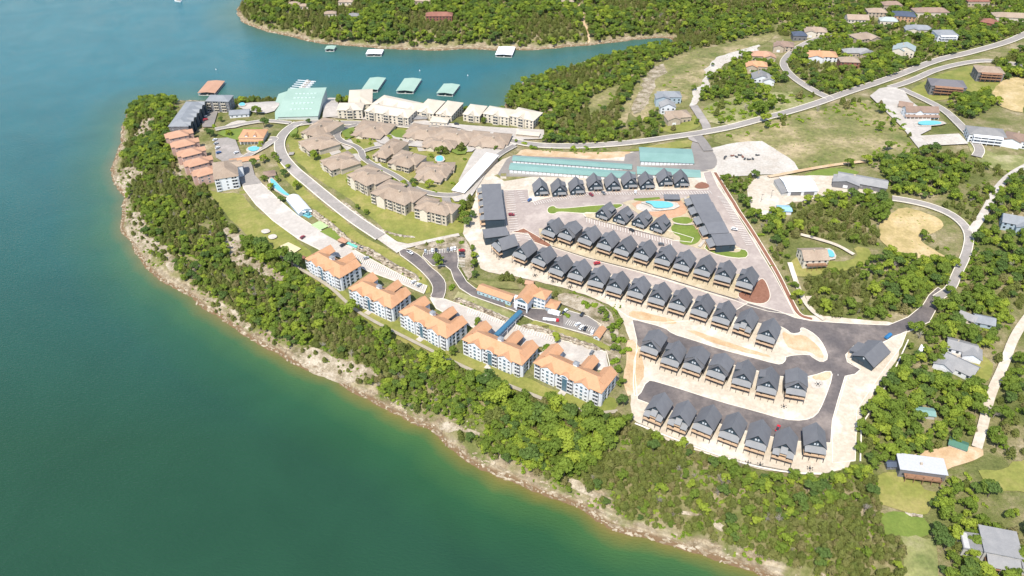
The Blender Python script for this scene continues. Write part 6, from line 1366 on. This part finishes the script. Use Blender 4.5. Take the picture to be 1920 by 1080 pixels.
LM = [(600,290,'the villa at the upper road bend'),(650,250,'the villa loop road'),(740,265,'the inner villas'),(830,288,'the small villa pool'),(866,284,'the white carport'),(755,350,'the carport lane'),(800,365,'the villa on the lane curve'),(680,397,'the stone ledge of the lawn'),(872,408,'the long lodge'),(485,300,'the orange roofed clubhouse'),(515,300,'the curving road'),(400,245,'the slate condo court'),(490,225,'the marina hall'),(560,262,'the road junction'),(580,232,'the northernmost villa'),(530,340,'the bath house'),(520,365,'the winding pool'),(820,500,'the dark drive fork'),(848,540,'the narrow median'),(896,610,'the third condo block'),(1035,645,'the lowest condo lot'),(849,664,'the fourth condo block'),(960,526,'the low office wing'),(1042,555,'the orange roofed office'),(1061,592,'the annex'),(668,495,'the first condo block'),(888,490,'the small dark lot'),(1105,576,'the stony bank'),(1132,594,'the office lot'),(1155,640,'the orange dirt slope'),(1165,740,'the nearest condo block'),(968,268,'the cream carport'),(1100,272,'the county road'),(1262,240,'the road fork house'),(923,226,'the tall cream condo blocks'),(800,461,'the concrete stretch'),(850,457,'the low stone bank'),(1590,314,'the round stone ring'),(990,278,'the orange dirt bank')]
gl = {}
for g in GARDEN: gl.setdefault((min(LM, key=lambda q: (q[0]-g[0])**2 + 2*(q[1]-g[1])**2)[2], g[2]), []).append(g)
GN = {'broad': 'leafy green tree', 'cedar': 'narrow dark evergreen', 'shrub': 'rounded bright green shrub'}
GLAB = {}
for (pl, k), L_ in gl.items():
    L_.sort(key=lambda g: (g[0], g[1]))
    for i, g in enumerate(L_):
        GLAB[g] = f'{GN[k]} by {pl}' if len(L_) == 1 else f'{GN[k]}, {ORD[i] if i < 13 else str(i+1)+"th"} from left by {pl}'
for u, v, k, s in GARDEN:
    x, y = P(u, v); single(k, x, y, s, GLAB[(u, v, k, s)], {'broad': 'garden trees', 'cedar': 'garden evergreens', 'shrub': 'garden shrubs'}[k], rngT)
for u, v, k, s in []:
    x, y = P(u, v); single(k, x, y, s, {'broad': 'leafy green tree standing on open ground between buildings', 'cedar': 'narrow dark evergreen standing between buildings', 'shrub': 'rounded bright green shrub on open ground'}[k], {'broad': 'garden trees', 'cedar': 'garden evergreens', 'shrub': 'garden shrubs'}[k], rngT)
# the nearest three hundred of a kind are things, the rest of the wood is stuff
ARR = {}
def visible(x, y):
    r = np.array([x, y, elev(x, y)+3-CAMH]); dep = r[1]*CP - r[2]*SP; u = 960+FPX*r[0]/dep; v = 540-FPX*(r[1]*SP+r[2]*CP)/dep
    return -10 < u < 1930 and -10 < v < 1090, dep
near = {}
for t in TREES:
    vis, dep = visible(t[0], t[1]); near.setdefault(t[2], []).append((0 if vis else 1, dep/(t[3]**1.0), t))
ZN = [(P(*a), b) for a, b in (((600,600),'below the first orange condo block'),((720,670),'below the second orange condo block'),((800,710),'below the middle orange condo block'),((930,790),'below the fourth orange condo block'),((1060,830),'below the nearest orange condo block'),((1200,860),'below the left end of the lowest cabins'),((1320,920),'below the middle of the lowest cabins'),((1460,960),'below the right end of the lowest cabins'),((1600,960),'left of the round lawn'),((1640,1040),'in the wood corner at the shore'),((1800,980),'between the round lawn and corner house'),((1850,1060),'around the large corner house'),((1700,790),'in the wood right of the gatehouse apron'),((1760,720),'around the grey cottages'),((1650,560),'in the wood above the dark drive'),((1900,780),'along the gravel track'),((450,520),'below the sand court'),((320,420),'on the bluff below the townhouses'))]
LAB = {'broad': ('bushy green tree', 'broadleaf trees of the near wood', 215), 'cedar': ('olive brown cedar', 'cedars of the bluff wood', 270), 'shrub': ('bright green bush', 'bushes at the wood edge', 200), 'bare': ('leafless grey tree', 'leafless trees in the wood', 60)}
for k, L_ in near.items():
    L_.sort(key=lambda a: (a[0], a[1])); lb, gr, nmax = LAB[k]
    for c in L_[:nmax]:
        if c[0] == 0:
            x, y, kk, s = c[2]; zn = min(ZN, key=lambda q: (q[0][0]-x)**2 + (q[0][1]-y)**2)[1]; single(kk, x, y, s, lb + ' ' + zn, {'broad': 'broadleaf trees ', 'cedar': 'cedars ', 'shrub': 'bushes ', 'bare': 'leafless trees '}[kk] + zn, rngT)
    ARR[k] = [c[2] for c in L_[nmax:]] + [c[2] for c in L_[:nmax] if c[0]]
def scatter_obj(name, label, pts, meshes, cat, align=None):
    """one object of stuff: instances on points"""
    if not len(pts): return
    bc = bpy.data.collections.new(name + '_source')
    for i, mlist in enumerate(meshes):
        me = bpy.data.meshes.new_from_object(bpy.data.objects.new('x', mlist[0])) if False else mlist[0].copy()
        if len(mlist) > 1:
            import bmesh
            bm = bmesh.new(); bm.from_mesh(mlist[0]); nf = len(bm.faces); bm.from_mesh(mlist[1]); bm.faces.ensure_lookup_table()
            for f in bm.faces[nf:]: f.material_index = 1
            me = bpy.data.meshes.new(name); bm.to_mesh(me); bm.free(); me.materials.append(mlist[0].materials[0]); me.materials.append(mlist[1].materials[0])
        ob = bpy.data.objects.new(f'{name}_{i:02d}', me); bc.objects.link(ob)
    rng = np.random.default_rng(len(pts)); me = bpy.data.meshes.new(name); n = len(pts)
    co = np.array([(p[0], p[1], p[4] if len(p) > 4 else elev(p[0], p[1])) for p in pts], 'f'); me.vertices.add(n); me.vertices.foreach_set('co', co.ravel())
    for nm, ty, vals in (('idx', 'INT', rng.integers(0, len(meshes), n)), ('rot', 'FLOAT', rng.uniform(0, 6.28, n) if align is None else np.asarray(align)), ('scl', 'FLOAT', np.array([p[3] for p in pts]))):
        at = me.attributes.new(nm, ty, 'POINT'); at.data.foreach_set('value', np.asarray(vals, 'i' if ty == 'INT' else 'f'))
    me.update(); o = place(name, me); setp(o, label, cat, kind='stuff')
    ng = bpy.data.node_groups.new(name, 'GeometryNodeTree'); ng.interface.new_socket('Geometry', in_out='INPUT', socket_type='NodeSocketGeometry'); ng.interface.new_socket('Geometry', in_out='OUTPUT', socket_type='NodeSocketGeometry')
    gi = ng.nodes.new('NodeGroupInput'); go = ng.nodes.new('NodeGroupOutput'); ip = ng.nodes.new('GeometryNodeInstanceOnPoints'); ci = ng.nodes.new('GeometryNodeCollectionInfo')
    ci.inputs['Collection'].default_value = bc; ci.inputs['Separate Children'].default_value = True; ci.inputs['Reset Children'].default_value = True
    def attr(nm, ty):
        a = ng.nodes.new('GeometryNodeInputNamedAttribute'); a.data_type = ty; a.inputs['Name'].default_value = nm; return a.outputs['Attribute']
    l = ng.links.new; l(gi.outputs[0], ip.inputs['Points']); l(ci.outputs[0], ip.inputs['Instance']); ip.inputs['Pick Instance'].default_value = True
    l(attr('idx', 'INT'), ip.inputs['Instance Index']); cx = ng.nodes.new('ShaderNodeCombineXYZ'); l(attr('rot', 'FLOAT'), cx.inputs[2]); l(cx.outputs[0], ip.inputs['Rotation']); l(attr('scl', 'FLOAT'), ip.inputs['Scale'])
    l(ip.outputs[0], go.inputs[0]); md = o.modifiers.new('scatter', 'NODES'); md.node_group = ng
NMS = {'broad': ('broadleaf_woodland', 'green broadleaf woodland on the hills and far shore'), 'cedar': ('cedar_woodland', 'olive cedar woodland on the bluff and hills'), 'shrub': ('shrubbery', 'low bright green shrubbery'), 'bare': ('dead_brushwood', 'grey leafless brushwood')}
for k, pts in ARR.items(): scatter_obj(NMS[k][0], NMS[k][1], pts, [list(m) if k != 'shrub' else [m[0]] for m in PRO[k]], NMS[k][0].replace('_', ' '))
# rocks along the waterline
rng = np.random.default_rng(9); rp = []; al = []
for a, b in zip(LANDW[:-6], LANDW[1:-5]):
    L_ = float(np.hypot(*(b-a)));
    if L_ > 20: continue
    d = (b-a)/max(L_, 1e-6); nn = np.array([-d[1], d[0]])
    if not inside(LANDW, (a+nn*3)[None])[0]: nn = -nn
    for _ in range(int(L_*1.5)+1):
        t = rng.uniform(0, 1); off = abs(rng.normal(0, 3.2))-.6; p = a+(b-a)*t+nn*off; s = rng.uniform(.25, .85)
        rp.append((p[0], p[1], 'r', s, max(elev(*p), -.2)+.05)); al.append(math.atan2(d[1], d[0])+rng.normal(0, .35))
scatter_obj('shore_rocks', 'pale limestone rocks along the waterline', rp, [[m] for m in ROCKS], 'shore rocks', al)
# boulders and low plants in the stony places
def strew(name, label, polys, sp, meshes, cat, sc, dens, seed):
    rng = np.random.default_rng(seed); pts = []
    for px in polys:
        p = jitter(PP(px), sp, rng)
        for q in p:
            if rng.uniform() < dens: pts.append((q[0], q[1], 'r', sc*rng.uniform(.5, 1.3)))
    scatter_obj(name, label, pts, meshes, cat)
strew('bank_stones', 'loose pale stones on the banks', [[(796,470),(770,464),(800,455),(862,443),(880,450),(888,520),(878,526),(864,500),(860,466)],[(1040,548),(1100,560),(1140,580),(1160,610),(1165,690),(1148,700),(1125,605),(1075,580)],[(405,425),(425,432),(470,482),(535,512),(550,530),(520,535),(465,512),(425,480)],[(1180,215),(1195,170),(1228,128),(1252,118),(1230,150),(1215,190),(1200,212)]], 2.2, [[ROCKS[1]],[ROCKS[3]]], 'stones', .8, .7, 3)
strew('bed_plants', 'small shrubs planted in the gravel and mulch beds', [[(1465,621),(1484,631),(1506,629),(1522,640),(1538,655),(1546,673),(1532,672),(1520,661),(1480,656),(1470,642)],[(1345,466),(1372,460),(1390,467),(1386,475),(1365,474)],[(1300,352),(1312,342),(1328,346),(1330,354)],[(1385,563),(1410,548),(1427,530),(1440,560),(1424,570)],[(1522,706),(1554,697),(1558,706),(1535,716)]], 2.6, [[PRO['shrub'][0][0]]], 'bed plants', .38, .7, 4)
strew('bank_bushes', 'small bushes on the rock cuts', [[(590,395),(620,412),(660,450),(700,470),(790,520),(795,530),(700,490),(640,460),(600,420)],[(850,555),(910,575),(975,603),(975,612),(900,590),(850,566)],[(985,612),(1060,634),(1140,655),(1140,664),(1050,640)],[(1060,545),(1150,565),(1180,590),(1150,600),(1100,570)],[(1040,270),(1150,280),(1120,290),(1010,285)],[(1345,335),(1400,420),(1470,540),(1500,595),(1480,560),(1440,470),(1380,385)]], 3.2, [[PRO['shrub'][1][0]],[PRO['shrub'][2][0]]], 'bushes', .7, .5, 6)
# patio furniture on the terraces
def patio(u, v, label):
    p = P(u, v); t = empty('patio_set', (*p, elev(*p)+.6), random.uniform(0, 3), label, 'patio furniture', 'patio sets'); t.scale = (.75, .75, .75)
    k = MB(); k.tube((0,0,-.2), (0,0,.75), .9, 8, 1.0); k.obj('fire_table', M_metal, t)
    for i in range(6):
        a = i*1.047; x, y = 2.0*math.cos(a), 2.0*math.sin(a); k = MB(); k.box(x-.3, x+.3, y-.3, y+.3, -.2, .4); k.box(x+.3*math.cos(a)-.2, x+.3*math.cos(a)+.2, y+.3*math.sin(a)-.2, y+.3*math.sin(a)+.2, .4, .9); k.obj('chair', M_metal, t)
for u, v, lb in ((1402,870,'ring of dark chairs below the fifth lowest cabin'),(1425,873,'ring of dark chairs below the gap of the lowest cabins'),(1518,880,'ring of dark chairs below the last lowest cabin'),(1469,764,'ring of dark chairs at the end of the seven cabin row'),(1037,530,'ring of dark chairs behind the orange roofed sheds'),(1069,540,'ring of dark chairs below the fourth cabin of the longest row'),(1003,518,'ring of dark chairs below the second cabin of the longest row'),(1533,722,'ring of dark chairs on the round fire pit pad')): patio(u, v, lb)
def lamp(u, v, lb):
    p = P(u, v); t = empty('street_lamp', (*p, elev(*p)+.5), 0, lb, 'street lamp'); k = MB(); k.tube((0,0,-.5), (0,0,7), .12, 6, .08); k.obj('pole', M_metal, t); k = MB(); k.box(-.25, 1.1, -.2, .2, 6.9, 7.1); k.obj('lamp_head', M_metal, t)
lamp(1426,360+20,'tall pole in the yard strip behind the resort drive'); lamp(1445,372,'tall pole beside the workshop yard'); lamp(1501,500,'pole on the lawn below the pool house')
print('TREES', {k: len(v) for k, v in near.items()})

p = P(575, 402); t = empty('water_playground', (*p, elev(*p)+.3), R(-35), 'tangle of turquoise and white water slides below the tent hall', 'water playground'); rng = np.random.default_rng(8)
M_cy = flatm('turquoise_plastic', (.15, .36, .42), .4)
k = MB(); k.box(-6, 6, -3, 3, -1.5, .15); k.obj('basin', M_pool, t)
for i in range(6):
    x, y = rng.uniform(-6, 6), rng.uniform(-3, 3); k = MB(); k.tube((x, y, 0), (x, y, rng.uniform(2, 4)), .15, 6); k.obj('post', M_rail, t); k = MB(); k.tube((x, y, 3.2), (x, y, 3.5), 1.4, 8, .2); k.obj('canopy', M_whroof if i % 2 else M_cy, t)
for i in range(3):
    k = MB(); x0 = -6+4*i; q = [(x0+2*math.sin(j*.9), -3+j*1.0, 3.2-j*.45) for j in range(7)]
    for a_, b_ in zip(q[:-1], q[1:]): k.tube(a_, b_, .5, 6)
    k.obj('slide', M_cy if i != 1 else M_whroof, t)
houseC('awning', 'teal awning over the picnic strip by the rock cut', 'awning', (663,464), 9, 2.6, -35, 2.6, .4, M_rail, flatm('teal_canvas', (.12, .4, .33), .7), 'gable', 0, 0)

SL = [[(255,228),(285,220),(298,245),(272,262),(250,250)], [(222,322),(262,316),(272,340),(240,354),(216,342)], [(238,402),(262,398),(288,440),(338,498),(318,512),(272,470),(242,432)], [(395,560),(430,578),(480,612),(470,622),(420,598),(385,572)], [(560,642),(640,668),(722,716),(702,726),(620,694),(556,660)], [(838,772),(900,800),(888,818),(836,792)], [(405,425),(425,432),(470,482),(535,512),(550,530),(520,535),(465,512),(425,480)]]
strew('meadow_weeds', 'weeds and low tufts on the dry meadow and ridge', [[(1330,252),(1400,242),(1500,214),(1600,192),(1640,186),(1690,240),(1728,285),(1700,300),(1640,300),(1590,310),(1500,322),(1440,296),(1430,268),(1340,272)], [(1240,112),(1300,97),(1380,80),(1452,60),(1440,80),(1352,125),(1308,185),(1240,200),(1200,235),(1195,165),(1225,130)], [(1655,400),(1690,385),(1768,420),(1722,448),(1785,490),(1680,478),(1650,430)], [(1310,212),(1345,190),(1470,170),(1545,190),(1450,216),(1350,238)]], 4.5, [[PRO['shrub'][0][0]], [PRO['shrub'][1][0]]], 'weeds', .32, .5, 31)
strew('slope_scrub', 'low scrub growing on the bare bluff slopes', SL, 2.8, [[PRO['shrub'][0][0]], [PRO['shrub'][2][0]], [PRO['cedar'][1][0]]], 'scrub', .55, .42, 21)
strew('slope_stones', 'loose stones on the bare bluff slopes', SL, 2.4, [[ROCKS[1]], [ROCKS[3]]], 'stones', .7, .5, 22)
